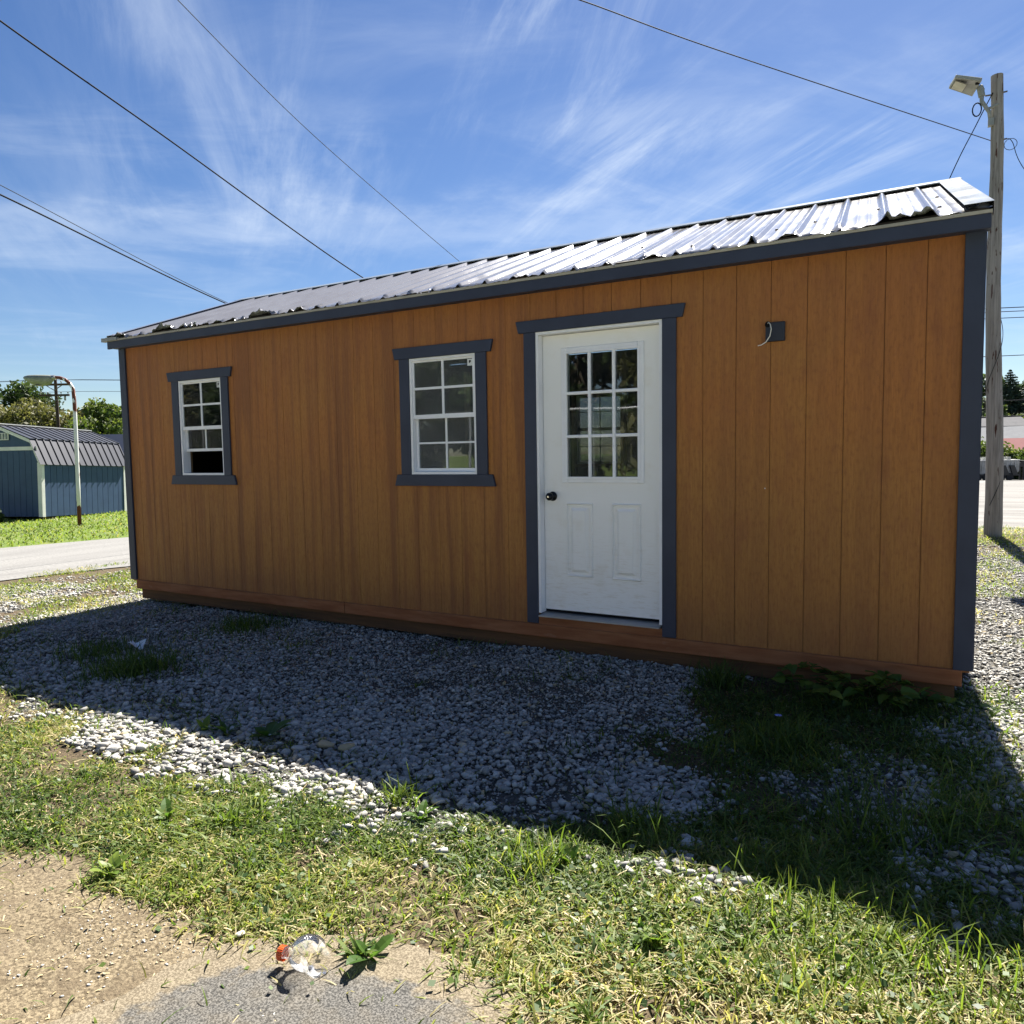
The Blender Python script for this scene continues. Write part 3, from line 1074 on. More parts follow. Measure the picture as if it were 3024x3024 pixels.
def sheet(xa, xb, front, dmg, hoff):
    xs, hs = [], []
    k0 = int(math.floor((xa - X0) / RIB)) - 1
    for k in range(k0, k0 + 8):
        for dx, h in zip(_xs1, _hs1):
            x = X0 + 0.10 + k * RIB + dx
            if xa <= x <= xb:
                xs.append(x)
                hs.append(h)
    xs = np.array(xs)
    hs = np.array(hs)
    if dmg:
        ss = np.array([0, 0.010, 0.022, 0.035, 0.05, 0.07, 0.09, 0.115, 0.145, 0.18, 0.22, 0.28, 0.36, 0.5, 0.8, 1.2, 1.6, SL - 0.02])
    else:
        ss = np.array([0, 0.05, 0.4, 1.2, SL - 0.02])
    P = np.zeros((len(ss), len(xs), 3))
    env = np.zeros(len(xs))
    if dmg:
        for c, w, a in DMG:
            env = np.maximum(env, a * (0.95 if c < -3 else 0.85) * np.exp(-((xs - c) / w) ** 2))
        jag = vnoise(xs, xs * 0 + 2.2, 11)
        jag2 = vnoise(xs, xs * 0 + 7.7, 34)
        jag3 = vnoise(xs, xs * 0 + 4.1, 62)
        ls = 0.022 + 0.02 * jag2 + env * (0.02 + 0.085 * vnoise(xs, xs * 0 + 5, 8))
        th = env * (1.9 * (jag - 0.36) + 0.7 * (jag2 - 0.5)) + 0.55 * (jag2 - 0.62) + 0.25 * (jag3 - 0.5)
        trim = 0.012 * jag3 + env * 0.06 * jag3 * jag2
    for i, s in enumerate(ss):
        for j, x in enumerate(xs):
            h = hs[j] + hoff
            sx = s
            if dmg:
                sx = max(s, 0)
                L = ls[j]
                h += 0.006 * (vnoise(x, s * 3, 9) - 0.5) * env[j] * math.exp(-s * 5)
                if s < L:
                    d = (L - s) / L * max(L - trim[j], 0.01)
                    a = th[j]
                    cr = 1 + 0.9 * (vnoise(x * 1.0, s * 9 + 3, 27) - 0.5)
                    flat = hs[j] * (1 - min(1, env[j]) * (1 - s / L))
                    # bend round a hinge line, curling more towards the edge
                    a1 = a * (0.5 + 0.6 * d / 0.15) * cr
                    sx = L - d * math.cos(a1)
                    h = flat + hoff + d * math.sin(a1)
                    h -= 0.010 * (1 - s / L) * (1 - min(1, env[j]))
            P[i, j] = roof_pt(x, sx, h, front)
            if dmg and s < ls[j]:
                P[i, j, 0] += env[j] * 0.05 * (vnoise(x, s * 7, 13) - 0.5)
    n = len(xs)
    i = np.arange(P.shape[0] * n).reshape(P.shape[0], n)
    F = np.stack([i[:-1, :-1].ravel(), i[:-1, 1:].ravel(), i[1:, 1:].ravel(), i[1:, :-1].ravel()], 1)
    if not front:
        F = F[:, ::-1]
    return P.reshape(-1, 3), F


k = 0
x = X0
while x < X1 - 0.05:
    xe = min(x + 0.9144 + 0.03, X1)
    V, F = sheet(x, xe, True, True, 0.0010 * (k % 2))
    soup('roof_panel', V, F, 'roof_metal', roof)
    V, F = sheet(x, xe, False, False, 0.0010 * (k % 2))
    soup('roof_panel', V, F, 'roof_metal', roof)
    x += 0.9144
    k += 1
# ridge cap standing on the ribs
b = MB()
cs = SL - 0.13
prof = [(cs - 0.006, 0.021), (cs, 0.026), (SL + 0.004, 0.029)]
for xa, xb in ((X0 - 0.015, -3.0), (-3.05, -0.1), (-0.15, X1 + 0.012)):
    for h0 in (0.0, ):
        ring = []
        for x in (xa, xb):
            row = [roof_pt(x, s, h) for s, h in prof] + [roof_pt(x, s, h, False) for s, h in reversed(prof)]
            low = [roof_pt(x, s, h - 0.0022) for s, h in prof] + [roof_pt(x, s, h - 0.0022, False) for s, h in reversed(prof)]
            ring.append(row + low[::-1])
        n = len(ring[0])
        b.add(ring[0] + ring[1], [(i, (i + 1) % n, (i + 1) % n + n, i + n) for i in range(n)] + [tuple(range(n))[::-1], tuple(range(n, 2 * n))])
b.build('ridge_cap', 'roof_metal', roof)
# rake trim at the two gable ends and the slate boards under it
for side in (-1, 1):
    xe = X1 + 0.004 if side > 0 else X0 - 0.004
    w = -0.13 * side
    b = MB()
    for fr in (True, False):
        sA, sB = (0.045, SL)
        q = [roof_pt(xe, sA, 0.023, fr), roof_pt(xe + w, sA, 0.023, fr), roof_pt(xe + w, sB, 0.023, fr), roof_pt(xe, sB, 0.023, fr),
             roof_pt(xe, sA, 0.0245, fr), roof_pt(xe + w, sA, 0.0245, fr), roof_pt(xe + w, sB, 0.0245, fr), roof_pt(xe, sB, 0.0245, fr)]
        b.hexa(q)
        q = [roof_pt(xe, sA, -0.05, fr), roof_pt(xe + 0.0015 * side, sA, -0.05, fr), roof_pt(xe + 0.0015 * side, sB, -0.05, fr), roof_pt(xe, sB, -0.05, fr),
             roof_pt(xe, sA, 0.0245, fr), roof_pt(xe + 0.0015 * side, sA, 0.0245, fr), roof_pt(xe + 0.0015 * side, sB, 0.0245, fr), roof_pt(xe, sB, 0.0245, fr)]
        b.hexa(q)
    b.build('rake_trim', 'roof_metal', roof)
    b = MB()
    xa = XR + 0.019 if side > 0 else XL - 0.019
    for fr in (True, False):
        q = [roof_pt(xa + dx * side, s, h, fr) for h in (-0.105, -0.022) for dx, s in ((0, 0.06), (0.012, 0.06), (0.012, SL), (0, SL))]
        b.hexa(q)
    b.build('rake_board', 'slate_trim', SHED)
# bent drip edge hanging past the left end
b = MB()
pts = [(X0 - 0.05, -0.135), (X0 + 0.03, -0.14), (X0 + 0.20, -0.137)]
for i in range(2):
    (xa, ya), (xb, yb) = pts[i], pts[i + 1]
    b.hexa([(xa, ya, 2.603 + 0.004 * i), (xb, yb, 2.607), (xb, yb + 0.05, 2.612), (xa, ya + 0.05, 2.604),
            (xa, ya, 2.641), (xb, yb, 2.636), (xb, yb + 0.05, 2.640), (xa, ya + 0.05, 2.646)])
b.build('drip_edge', 'lamp_grey', roof)
# screw heads and small punctures
b = MB()
for x, s in ((-0.55, 0.75), (-0.10, 0.30), (0.62, 0.62), (0.98, 0.80), (1.28, 0.35), (1.31, 1.0), (1.02, 0.22), (0.40, 0.5)):
    p = roof_pt(x, s, 0.001)
    b.lathe([(0.011, 0), (0.011, 0.004), (0.004, 0.008)], p, (0, -sa, ca), 8)
b.build('screw_head', 'dark_bronze', roof)


def ring_box(b, x0, x1, z0, z1, w, y0, y1, wt=None, wb=None):
    wt = wt or w
    wb = wb or w
    b.box(x0, x0 + w, y0, y1, z0, z1)
    b.box(x1 - w, x1, y0, y1, z0, z1)
    b.box(x0 + w, x1 - w, y0 + 0.0006, y1, z1 - wt, z1)
    b.box(x0 + w, x1 - w, y0 + 0.0006, y1, z0, z0 + wb)
    return b


def casing(parent, x0, x1, z0, z1, sill, cw=0.094, head=0.086, foot=None):
    zf = foot if foot is not None else z0
    for a, c in ((x0 - cw, x0 - 0.0005), (x1 + 0.0005, x1 + cw)):
        box('casing_board', 'slate_trim', parent, a, c, -0.0185, -0.0004, zf, z1 + 0.0002, 0.002)
    e = cw + 0.040
    MB().xz([(x0 - e, z1 + 0.0006), (x1 + e, z1 + 0.0006), (x1 + e + 0.02, z1 + head), (x0 - e - 0.02, z1 + head)], -0.0225, -0.0004).build('casing_board', 'slate_trim', parent, bevel=0.002)
    if sill:
        MB().xz([(x0 - e - 0.024, z0 - 0.088), (x1 + e + 0.026, z0 - 0.088), (x1 + e + 0.002, z0 - 0.0006), (x0 - e, z0 - 0.0006)], -0.0225, -0.0004).build('casing_board', 'slate_trim', parent, bevel=0.002)


def window(x0, x1, z0, z1, raised, label=None):
    fr = ring_box(MB(), x0, x1, z0, z1, 0.020, -0.010, 0.075).build('window', 'vinyl_white', SHED, bevel=0.0015)
    if label:
        fr['label'] = label
    casing(fr, x0, x1, z0, z1, True)
    a, c = x0 + 0.0205, x1 - 0.0205
    mid = z0 + (z1 - z0) * 0.50
    # upper sash
    u0, u1 = mid - 0.018, z1 - 0.0205
    ring_box(MB(), a, c, u0, u1, 0.014, 0.004, 0.026, 0.012, 0.032).build('sash', 'vinyl_white', fr)
    xm, zm = (a + c) / 2, (u0 + 0.032 + u1 - 0.012) / 2
    mb = MB()
    mb.box(xm - 0.009, xm + 0.009, 0.003, 0.010, u0 + 0.032, u1 - 0.012)
    mb.box(a + 0.014, xm - 0.009, 0.003, 0.010, zm - 0.009, zm + 0.009)
    mb.box(xm + 0.009, c - 0.014, 0.003, 0.010, zm - 0.009, zm + 0.009)
    mb.build('muntin', 'vinyl_white', fr)
    for xa, xb in ((a + 0.013, xm - 0.008), (xm + 0.008, c - 0.013)):
        for za, zb in ((u0 + 0.031, zm - 0.008), (zm + 0.008, u1 - 0.011)):
            box('pane', 'window_glass' if raised else 'hazy_glass', fr, xa, xb, 0.0115, 0.0135, za, zb)
    # lower sash
    dz = 0.205 if raised else 0.0
    l0, l1 = z0 + 0.0205 + dz, mid + 0.014 + dz
    ring_box(MB(), a + 0.002, c - 0.002, l0, l1, 0.020, 0.032, 0.055, 0.022, 0.026).build('sash', 'vinyl_white', fr)
    zm = (l0 + 0.026 + l1 - 0.022) / 2
    mb = MB()
    mb.box(xm - 0.008, xm + 0.008, 0.037, 0.042, l0 + 0.026, l1 - 0.022)
    mb.box(a + 0.022, xm - 0.008, 0.037, 0.042, zm - 0.007, zm + 0.007)
    mb.box(xm + 0.008, c - 0.022, 0.037, 0.042, zm - 0.007, zm + 0.007)
    mb.build('muntin', 'vinyl_white', fr)
    for xa, xb in ((a + 0.021, xm - 0.007), (xm + 0.007, c - 0.021)):
        for za, zb in ((l0 + 0.025, zm - 0.006), (zm + 0.006, l1 - 0.021)):
            box('pane', 'window_glass' if raised else 'hazy_glass', fr, xa, xb, 0.0435, 0.0455, za, zb)
    # maker's sticker in the top right corner: white square with a black mark
    box('sticker', 'sticker_white', fr, c - 0.060, c - 0.018, 0.0098, 0.0106, u1 - 0.066, u1 - 0.017)
    b = MB()
    b.lathe([(0.010, 0), (0.010, 0.0006)], (c - 0.038, 0.0096, u1 - 0.034), (0, -1, 0), 12)
    b.box(c - 0.047, c - 0.040, 0.0090, 0.0096, u1 - 0.047, u1 - 0.036)
    b.build('sticker_mark', 'sticker_black', fr)
    return fr


window(*W1, True, 'white window on the left with its lower sash pushed half up')
window(*W2, False)


def build_door():
    d0, d1, dz0, dz1 = -1.152, -0.283, 0.310, 2.246
    gx0, gx1, gz0, gz1 = -0.966, -0.442, 1.258, 2.112
    b = MB()
    y0, y1 = 0.055, 0.097
    b.box(d0, gx0, y0, y1, dz0, dz1)
    b.box(gx1, d1, y0, y1, dz0, dz1)
    b.box(gx0, gx1, y0, y1, dz0, gz0)
    b.box(gx0, gx1, y0, y1, gz1, dz1)
    door = b.build('door', 'door_white', SHED)
    casing(door, DO[0] + 0.003, DO[1] - 0.003, DO[2], DO[3] - 0.001, False, 0.092, 0.083, 0.2135)
    # jambs and head of the frame, with the stop behind
    b = MB()
    b.box(DO[0] + 0.0035, d0 - 0.003, -0.010, 0.13, 0.290, DO[3] - 0.002)
    b.box(d1 + 0.003, DO[1] - 0.0035, -0.010, 0.13, 0.290, DO[3] - 0.002)
    b.box(d0 - 0.003, d1 + 0.003, -0.0094, 0.13, dz1 + 0.004, DO[3] - 0.002)
    b.build('door_frame', 'vinyl_white', door)
    b = MB()
    b.box(d0 - 0.004, d1 + 0.004, 0.098, 0.125, 0.29, dz1 + 0.004)
    b2 = MB()
    b2.hexa([(d0 - 0.012, -0.040, 0.268), (d1 + 0.012, -0.040, 0.268), (d1 + 0.012, 0.10, 0.268), (d0 - 0.012, 0.10, 0.268),
             (d0 - 0.012, -0.040, 0.276), (d1 + 0.012, -0.040, 0.276), (d1 + 0.012, 0.10, 0.292), (d0 - 0.012, 0.10, 0.292)])
    b2.build('threshold', 'galvanised', door)
    box('weather_strip', 'cable_black', door, d0 + 0.001, d1 - 0.001, 0.060, 0.090, 0.2925, 0.3095)
    box('sill_board', 'stained_skirt', door, DO[0] + 0.003, DO[1] - 0.003, -0.012, 0.02, 0.209, 0.2675)
    # raised frame of the glazing
    b = MB()
    o, w = 0.040, 0.040
    for p in ((gx0 - o, gx0, gz0 - o, gz1 + o), (gx1, gx1 + o, gz0 - o, gz1 + o), (gx0, gx1, gz1, gz1 + o), (gx0, gx1, gz0 - o, gz0)):
        b.box(p[0], p[1], 0.0445, 0.0549, p[2], p[3])
    lf = b.build('glazing_frame', 'vinyl_white', door, bevel=0.004)
    b = MB()
    for p in ((gx0 - 0.014, gx0 + 0.004, gz0 - 0.014, gz1 + 0.014), (gx1 - 0.004, gx1 + 0.014, gz0 - 0.014, gz1 + 0.014),
              (gx0 + 0.004, gx1 - 0.004, gz1 - 0.004, gz1 + 0.014), (gx0 + 0.004, gx1 - 0.004, gz0 - 0.014, gz0 + 0.004)):
        b.box(p[0], p[1], 0.0385, 0.0444, p[2], p[3])
    b.build('glazing_bead', 'vinyl_white', door, bevel=0.002)
    xs = [gx0, -0.793, -0.615, gx1]
    zs = [gz0, 1.541, 1.838, gz1]
    for xv in xs[1:3]:
        box('muntin', 'vinyl_white', door, xv - 0.0105, xv + 0.0105, 0.040, 0.060, gz0, gz1, 0.003)
    for zv in zs[1:3]:
        for i in range(3):
            box('muntin', 'vinyl_white', door, xs[i] + (0.0106 if i else 0), xs[i + 1] - (0.0106 if i < 2 else 0), 0.0405, 0.060, zv - 0.0105, zv + 0.0105, 0.003)
    for i in range(3):
        for j in range(3):
            box('pane', 'window_glass', door, xs[i] + 0.006, xs[i + 1] - 0.006, 0.0625, 0.0650, zs[j] + 0.006, zs[j + 1] - 0.006)
    # two embossed panels
    for px0, px1 in ((-0.979, -0.776), (-0.636, -0.427)):
        pz0, pz1 = 0.556, 1.080
        b = MB()

        def frus(x0, x1, z0, z1, ins, ya, yb):
            b.add([(x0, ya, z0), (x1, ya, z0), (x1, ya, z1), (x0, ya, z1), (x0 + ins, yb, z0 + ins), (x1 - ins, yb, z0 + ins), (x1 - ins, yb, z1 - ins), (x0 + ins, yb, z1 - ins)],
                  [(4, 5, 6, 7), (0, 1, 5, 4), (1, 2, 6, 5), (2, 3, 7, 6), (3, 0, 4, 7)])
        # moulding strip: up, over and back to the face
        for x0, x1, z0, z1 in ((px0, px1, pz1 - 0.016, pz1), (px0, px1, pz0, pz0 + 0.016)):
            b.hexa([(x0, 0.0545, z0), (x1, 0.0545, z0), (x1, 0.0549, z0), (x0, 0.0549, z0), (x0, 0.0545, z1), (x1, 0.0545, z1), (x1, 0.0549, z1), (x0, 0.0549, z1)])
            frus(x0, x1, z0, z1, 0.006, 0.0545, 0.0425)
        for x0, x1 in ((px0, px0 + 0.016), (px1 - 0.016, px1)):
            frus(x0, x1, pz0 + 0.016, pz1 - 0.016, 0.006, 0.0545, 0.0425)
        frus(px0 + 0.034, px1 - 0.034, pz0 + 0.034, pz1 - 0.034, 0.020, 0.0547, 0.0405)
        b.build('door_panel', 'door_white', door)
    # knob
    b = MB()
    kx, kz = -1.085, 1.123
    b.lathe([(0.034, 0), (0.034, 0.004), (0.028, 0.010), (0.012, 0.014), (0.011, 0.030), (0.020, 0.036), (0.0275, 0.048), (0.0275, 0.060), (0.021, 0.070), (0.0, 0.072)], (kx, 0.0548, kz), (0, -1, 0), 24)
    b.build('door_knob', 'dark_bronze', door, smooth=True)
    b = MB()
    b.lathe([(0.007, 0), (0.007, 0.0015), (0.0, 0.002)], (kx - 0.002, 0.0548 - 0.072, kz), (0, -1, 0), 12)
    b.build('keyhole', 'brass_dot', door)


build_door()
# blank plate for a wall lamp with a loose end of cable
plate = box('lamp_plate', 'plate_navy', SHED, 0.379, 0.489, -0.0225, -0.0006, 2.067, 2.179, 0.003)
b = MB()
b.tube([(0.392, -0.0226, 2.172), (0.402, -0.046, 2.176), (0.414, -0.060, 2.162), (0.420, -0.060, 2.135), (0.412, -0.055, 2.095), (0.388, -0.050, 2.062), (0.362, -0.052, 2.047), (0.343, -0.055, 2.044)], 0.0032, 6)
b.build('loose_cable', 'wire_white', plate, smooth=True)
b = MB()
b.lathe([(0.016, 0), (0.018, 0.004), (0.0, 0.005)], (0.394, -0.0225, 2.168), (0, -1, 0), 10)
b.build('cable_hole', 'cable_black', plate)
box('vent_speck', 'sticker_white', SHED, 0.378, 0.384, -0.002, -0.0004, 1.190, 1.197)
#%%PART3
# ------------------------------------------------------------------ things far off on the left: barn, lamp, pole, trees
def leaf_cloud(name, mat, parent, centers, radii, n, size, rng, flat=0.75, droop=0.0):
    """many small leaf faces gathered in clumps"""
    centers = np.array(centers, float)
    radii = np.array(radii, float)
    w = radii ** 2
    k = rng.choice(len(centers), n, p=w / w.sum())
    d = rng.normal(size=(n, 3))
    d /= np.linalg.norm(d, axis=1)[:, None]
    r = radii[k] * rng.random(n) ** 0.45
    P = centers[k] + d * r[:, None] * np.array([1, 1, flat])
    a = rng.normal(size=(n, 3))
    a /= np.linalg.norm(a, axis=1)[:, None]
    c = np.cross(a, rng.normal(size=(n, 3)))
    c /= np.linalg.norm(c, axis=1)[:, None]
    s = size * (0.55 + 0.9 * rng.random(n))[:, None]
    a = a * s
    c = c * s * 0.6
    V = np.stack([P - a, P + c * 0.9, P + a, P - c * 0.9], 1).reshape(-1, 3)
    F = np.arange(4 * n).reshape(n, 4)
    clump = rng.random(len(centers))
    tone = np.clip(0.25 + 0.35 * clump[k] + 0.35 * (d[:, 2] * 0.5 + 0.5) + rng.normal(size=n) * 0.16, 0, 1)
    return soup(name, V, F, mat, parent, {'tone': tone})


def make_tree(name, loc, h, rad, mat, n, leaf, seed, label, cat='tree', group=None, trunk_r=0.22, crown_lo=0.25, clumps=34, lean=(0, 0), squash=0.7):
    rng = np.random.default_rng(seed)
    root = tag(empty(name, loc), label, cat, group)
    ch = h * (1 - crown_lo)
    cz = h * crown_lo + ch * 0.5
    cs, rs, tips = [], [], []
    for i in range(clumps):
        d = rng.normal(size=3)
        d /= np.linalg.norm(d)
        q = 0.45 + 0.5 * rng.random()
        p = d * q * np.array([rad, rad, ch * 0.5])
        p[2] += cz
        # narrower towards the top
        t = (p[2] - h * crown_lo) / ch
        p[:2] *= 1.08 - 0.45 * max(0, t - 0.4)
        cs.append(p)
        rs.append(rad * (0.22 + 0.2 * rng.random()))
        tips.append(p)
    b = MB()
    top = Vector((lean[0], lean[1], h * 0.8))
    b.tube([(0, 0, -0.2), (lean[0] * 0.2, lean[1] * 0.2, h * 0.3), (lean[0] * 0.6, lean[1] * 0.6, h * 0.55), top], [trunk_r * 1.2, trunk_r * 0.8, trunk_r * 0.5, trunk_r * 0.12], 8)
    for i in range(0, len(tips), 2):
        p = Vector(tips[i])
        z0 = h * (0.22 + 0.35 * rng.random())
        b.tube([(lean[0] * 0.3, lean[1] * 0.3, z0), (p.x * 0.5, p.y * 0.5, (z0 + p.z) * 0.52), p], [trunk_r * 0.4, trunk_r * 0.22, trunk_r * 0.06], 5)
    b.build('trunk', 'bark', root)
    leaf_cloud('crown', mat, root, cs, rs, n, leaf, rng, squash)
    return root


def gz(x, y):
    return float(terr(x, y))


def build_barn():
    # lofted barn with a gambrel roof; local x runs along the long wall away from the near corner, y to the inside
    yaw = math.atan2(0.966, -0.26)
    root = tag(empty('lofted_barn', (-19.94, 6.65, -0.12), rot=(0, 0.035, yaw)), 'dark blue gambrel roofed barn with white corner boards beyond the lane', 'barn')
    Lb, Wd = 3.05, 2.75
    H, HB, HR, IN = 1.53, 2.16, 2.57, 0.30
    prof = [(0, 0.05), (0, H), (IN, HB), (Wd / 2, HR), (Wd - IN, HB), (Wd, H), (Wd, 0.05)]
    vs = [(0.02, y, z) for y, z in prof] + [(Lb - 0.02, y, z) for y, z in prof]
    n = len(prof)
    b = MB().add(vs, [tuple(range(n))[::-1], tuple(range(n, 2 * n))] + [(i, (i + 1) % n, (i + 1) % n + n, i + n) for i in range(n)])
    body = b.build('wall', 'barn_blue', root)
    g = 0.2032
    k = 0
    x = 0.10
    while x + 0.05 < Lb - 0.09:
        xe = min(x + g - 0.012, Lb - 0.09)
        box('siding_board', 'barn_blue', body, x, xe, -0.014, 0.001, 0.06, H - 0.01)
        x += g
    y = 0.12
    while y + 0.05 < Wd - 0.1:
        ye = min(y + g - 0.012, Wd - 0.1)
        top = min(H + (HB - H) * min(1, y / IN), H + 0.16)
        box('siding_board', 'barn_blue', body, 0.004, 0.021, y, ye, 0.06, 1.86)
        y += g
    for x0, x1, y0, y1 in ((-0.012, 0.09, -0.03, -0.0145), (-0.014, 0.003, -0.030, 0.10), (Lb - 0.09, Lb + 0.012, -0.03, -0.0145), (-0.014, 0.003, Wd - 0.1, Wd + 0.03)):
        box('corner_trim', 'barn_white', root, x0, x1, y0, y1, 0.05, H)
    box('belt_board', 'barn_white', root, -0.012, 0.003, 0.101, Wd - 0.101, 1.87, 1.97)
    # rake boards on the gable
    pts = [(-0.04, H - 0.06), (IN - 0.02, HB - 0.02), (Wd / 2, HR - 0.03), (Wd - IN + 0.02, HB - 0.02), (Wd + 0.04, H - 0.06)]
    for (ya, za), (yb, zb) in zip(pts[:-1], pts[1:]):
        b = MB()
        b.hexa([(-0.06, ya, za - 0.07), (-0.035, ya, za - 0.07), (-0.035, yb, zb - 0.07), (-0.06, yb, zb - 0.07), (-0.06, ya, za + 0.02), (-0.035, ya, za + 0.02), (-0.035, yb, zb + 0.02), (-0.06, yb, zb + 0.02)])
        b.build('rake_board', 'barn_white', root)
    # gable vent with slats
    v = box('gable_vent', 'barn_white', root, -0.016, 0.003, 1.05, 1.48, 2.16, 2.36)
    for i in range(4):
        box('slat', 'barn_grey', v, -0.022, -0.0165, 1.08 + i * 0.1, 1.14 + i * 0.1, 2.18, 2.34)
    # roof planes, each made of ribbed panels
    def plane(ya, za, yb, zb, nm):
        L = math.hypot(yb - ya, zb - za)
        dy, dz = (yb - ya) / L, (zb - za) / L
        ny, nz = -dz, dy
        if nz < 0:
            ny, nz = -ny, -nz
        x = -0.08
        while x < Lb + 0.07:
            xe = min(x + 0.2286, Lb + 0.08)
            b = MB()
            for a0, a1, h in ((x, xe - 0.001, 0.006), (xe - 0.035, xe - 0.001, 0.028)):
                q = [(a, ya + ny * hh, za + nz * hh) if e == 0 else (a, yb + ny * hh, zb + nz * hh) for hh in (0.0, h) for a, e in ((a0, 0), (a1, 0), (a1, 1), (a0, 1))]
                b.hexa(q)
            b.build('roof_panel', 'barn_roof', nm)
            x += 0.2286
    rf = MB().xz([(-0.08, HR + 0.03), (Lb + 0.08, HR + 0.03), (Lb + 0.08, HR + 0.055), (-0.08, HR + 0.055)], Wd / 2 - 0.09, Wd / 2 + 0.09).build('roof', 'barn_white', root)
    plane(-0.075, H - 0.06, IN - 0.02, HB + 0.015, rf)
    plane(IN - 0.05, HB + 0.02, Wd / 2, HR + 0.02, rf)
    plane(Wd + 0.13, H - 0.10, Wd - IN + 0.02, HB + 0.015, rf)
    plane(Wd - IN + 0.05, HB + 0.02, Wd / 2, HR + 0.02, rf)
    box('skid', 'skid_wood', root, 0.15, Lb - 0.15, 0.15, 0.3, -0.22, 0.05)
    box('skid', 'skid_wood', root, 0.15, Lb - 0.15, Wd - 0.3, Wd - 0.15, -0.22, 0.05)


build_barn()


def build_barn2():
    root = tag(empty('garden_shed', (-26.2, 14.6, -0.20), rz=math.radians(118)), 'pale grey gabled shed mostly hidden behind the blue barn', 'shed')
    Wd, H, HR, Lb = 3.0, 1.75, 2.62, 3.6
    prof = [(-Wd / 2, 0.05), (Wd / 2, 0.05), (Wd / 2, H), (0, HR), (-Wd / 2, H)]
    MB().xz(prof, 0, Lb).build('wall', 'barn_grey', root)
    for s in (-1, 1):
        b = MB()
        xa, za, xb, zb = s * (Wd / 2 + 0.12), H - 0.05, 0, HR + 0.03
        b.hexa([(xa, -0.1, za), (xa, Lb + 0.1, za), (xb, Lb + 0.1, zb), (xb, -0.1, zb), (xa, -0.1, za + 0.04), (xa, Lb + 0.1, za + 0.04), (xb, Lb + 0.1, zb + 0.04), (xb, -0.1, zb + 0.04)])
        b.build('roof_plane', 'barn_roof', root)
        b = MB()
        b.hexa([(xa, -0.105, za - 0.08), (xa, -0.085, za - 0.08), (xb, -0.085, zb - 0.08), (xb, -0.105, zb - 0.08), (xa, -0.105, za + 0.03), (xa, -0.085, za + 0.03), (xb, -0.085, zb + 0.03), (xb, -0.105, zb + 0.03)])
        b.build('rake_board', 'barn_white', root)
    box('gable_vent', 'barn_white', root, -0.15, 0.15, -0.02, 0.0, 2.0, 2.25)


build_barn2()


def build_lamp():
    root = tag(empty('street_lamp', (-17.08, 5.99, -0.14)), 'short rusty white gooseneck lamp post in front of the blue barn', 'street lamp')
    d = Vector((-0.868, -0.496, 0))
    top = Vector((-0.15, 0.15, 0))
    path = [Vector((0, 0, -0.05)), Vector((-0.05, 0.05, 1.0)), Vector((-0.10, 0.10, 2.2)), Vector((-0.13, 0.13, 3.05))]
    for a in (20, 40, 60, 80, 90):
        t = math.radians(a)
        path.append(top + Vector((0, 0, 3.20)) + d * (0.40 * (1 - math.cos(t))) + Vector((0, 0, 0.42 * math.sin(t))))
    path.append(path[-1] + d * 0.16)
    MB().tube(path, [0.045, 0.045, 0.044, 0.043] + [0.040] * 6, 12).build('post', 'rusty_white_paint', root, smooth=True)
    e = path[-1]
    # cobra head: a hull of cross sections along d
    s = Vector((0, 0, 1)).cross(d).normalized()
    secs = [(-0.08, 0.055, 0.045, 0.055), (0.0, 0.075, 0.06, 0.16), (0.14, 0.13, 0.07, 0.20), (0.34, 0.15, 0.075, 0.20), (0.52, 0.11, 0.07, 0.13), (0.62, 0.05, 0.05, 0.06), (0.66, 0.015, 0.025, 0.015)]
    vs, fs = [], []
    n = 12
    for u, w, hi, lo in secs:
        for k in range(n):
            t = 2 * math.pi * k / n
            z = math.sin(t)
            vs.append(e + d * u + s * (w * math.cos(t)) + Vector((0, 0, (hi if z > 0 else lo) * z)))
    for i in range(len(secs) - 1):
        for k in range(n):
            fs.append((i * n + k, i * n + (k + 1) % n, (i + 1) * n + (k + 1) % n, (i + 1) * n + k))
    fs += [tuple(range(n))[::-1], tuple((len(secs) - 1) * n + k for k in range(n))]
    MB().add(vs, fs).build('lamp_head', 'lamp_green_grey', root, smooth=True)
    b = MB()
    b.lathe([(0.10, 0), (0.08, 0.012), (0.0, 0.016)], e + d * 0.28 + Vector((0, 0, -0.19)), (0, 0, -1), 14)
    b.build('lens', 'lamp_lens', root, smooth=True)
    MB().lathe([(0.06, -0.05), (0.06, 0.05)], e + d * -0.06, d, 12).build('collar', 'galvanised', root)


build_lamp()


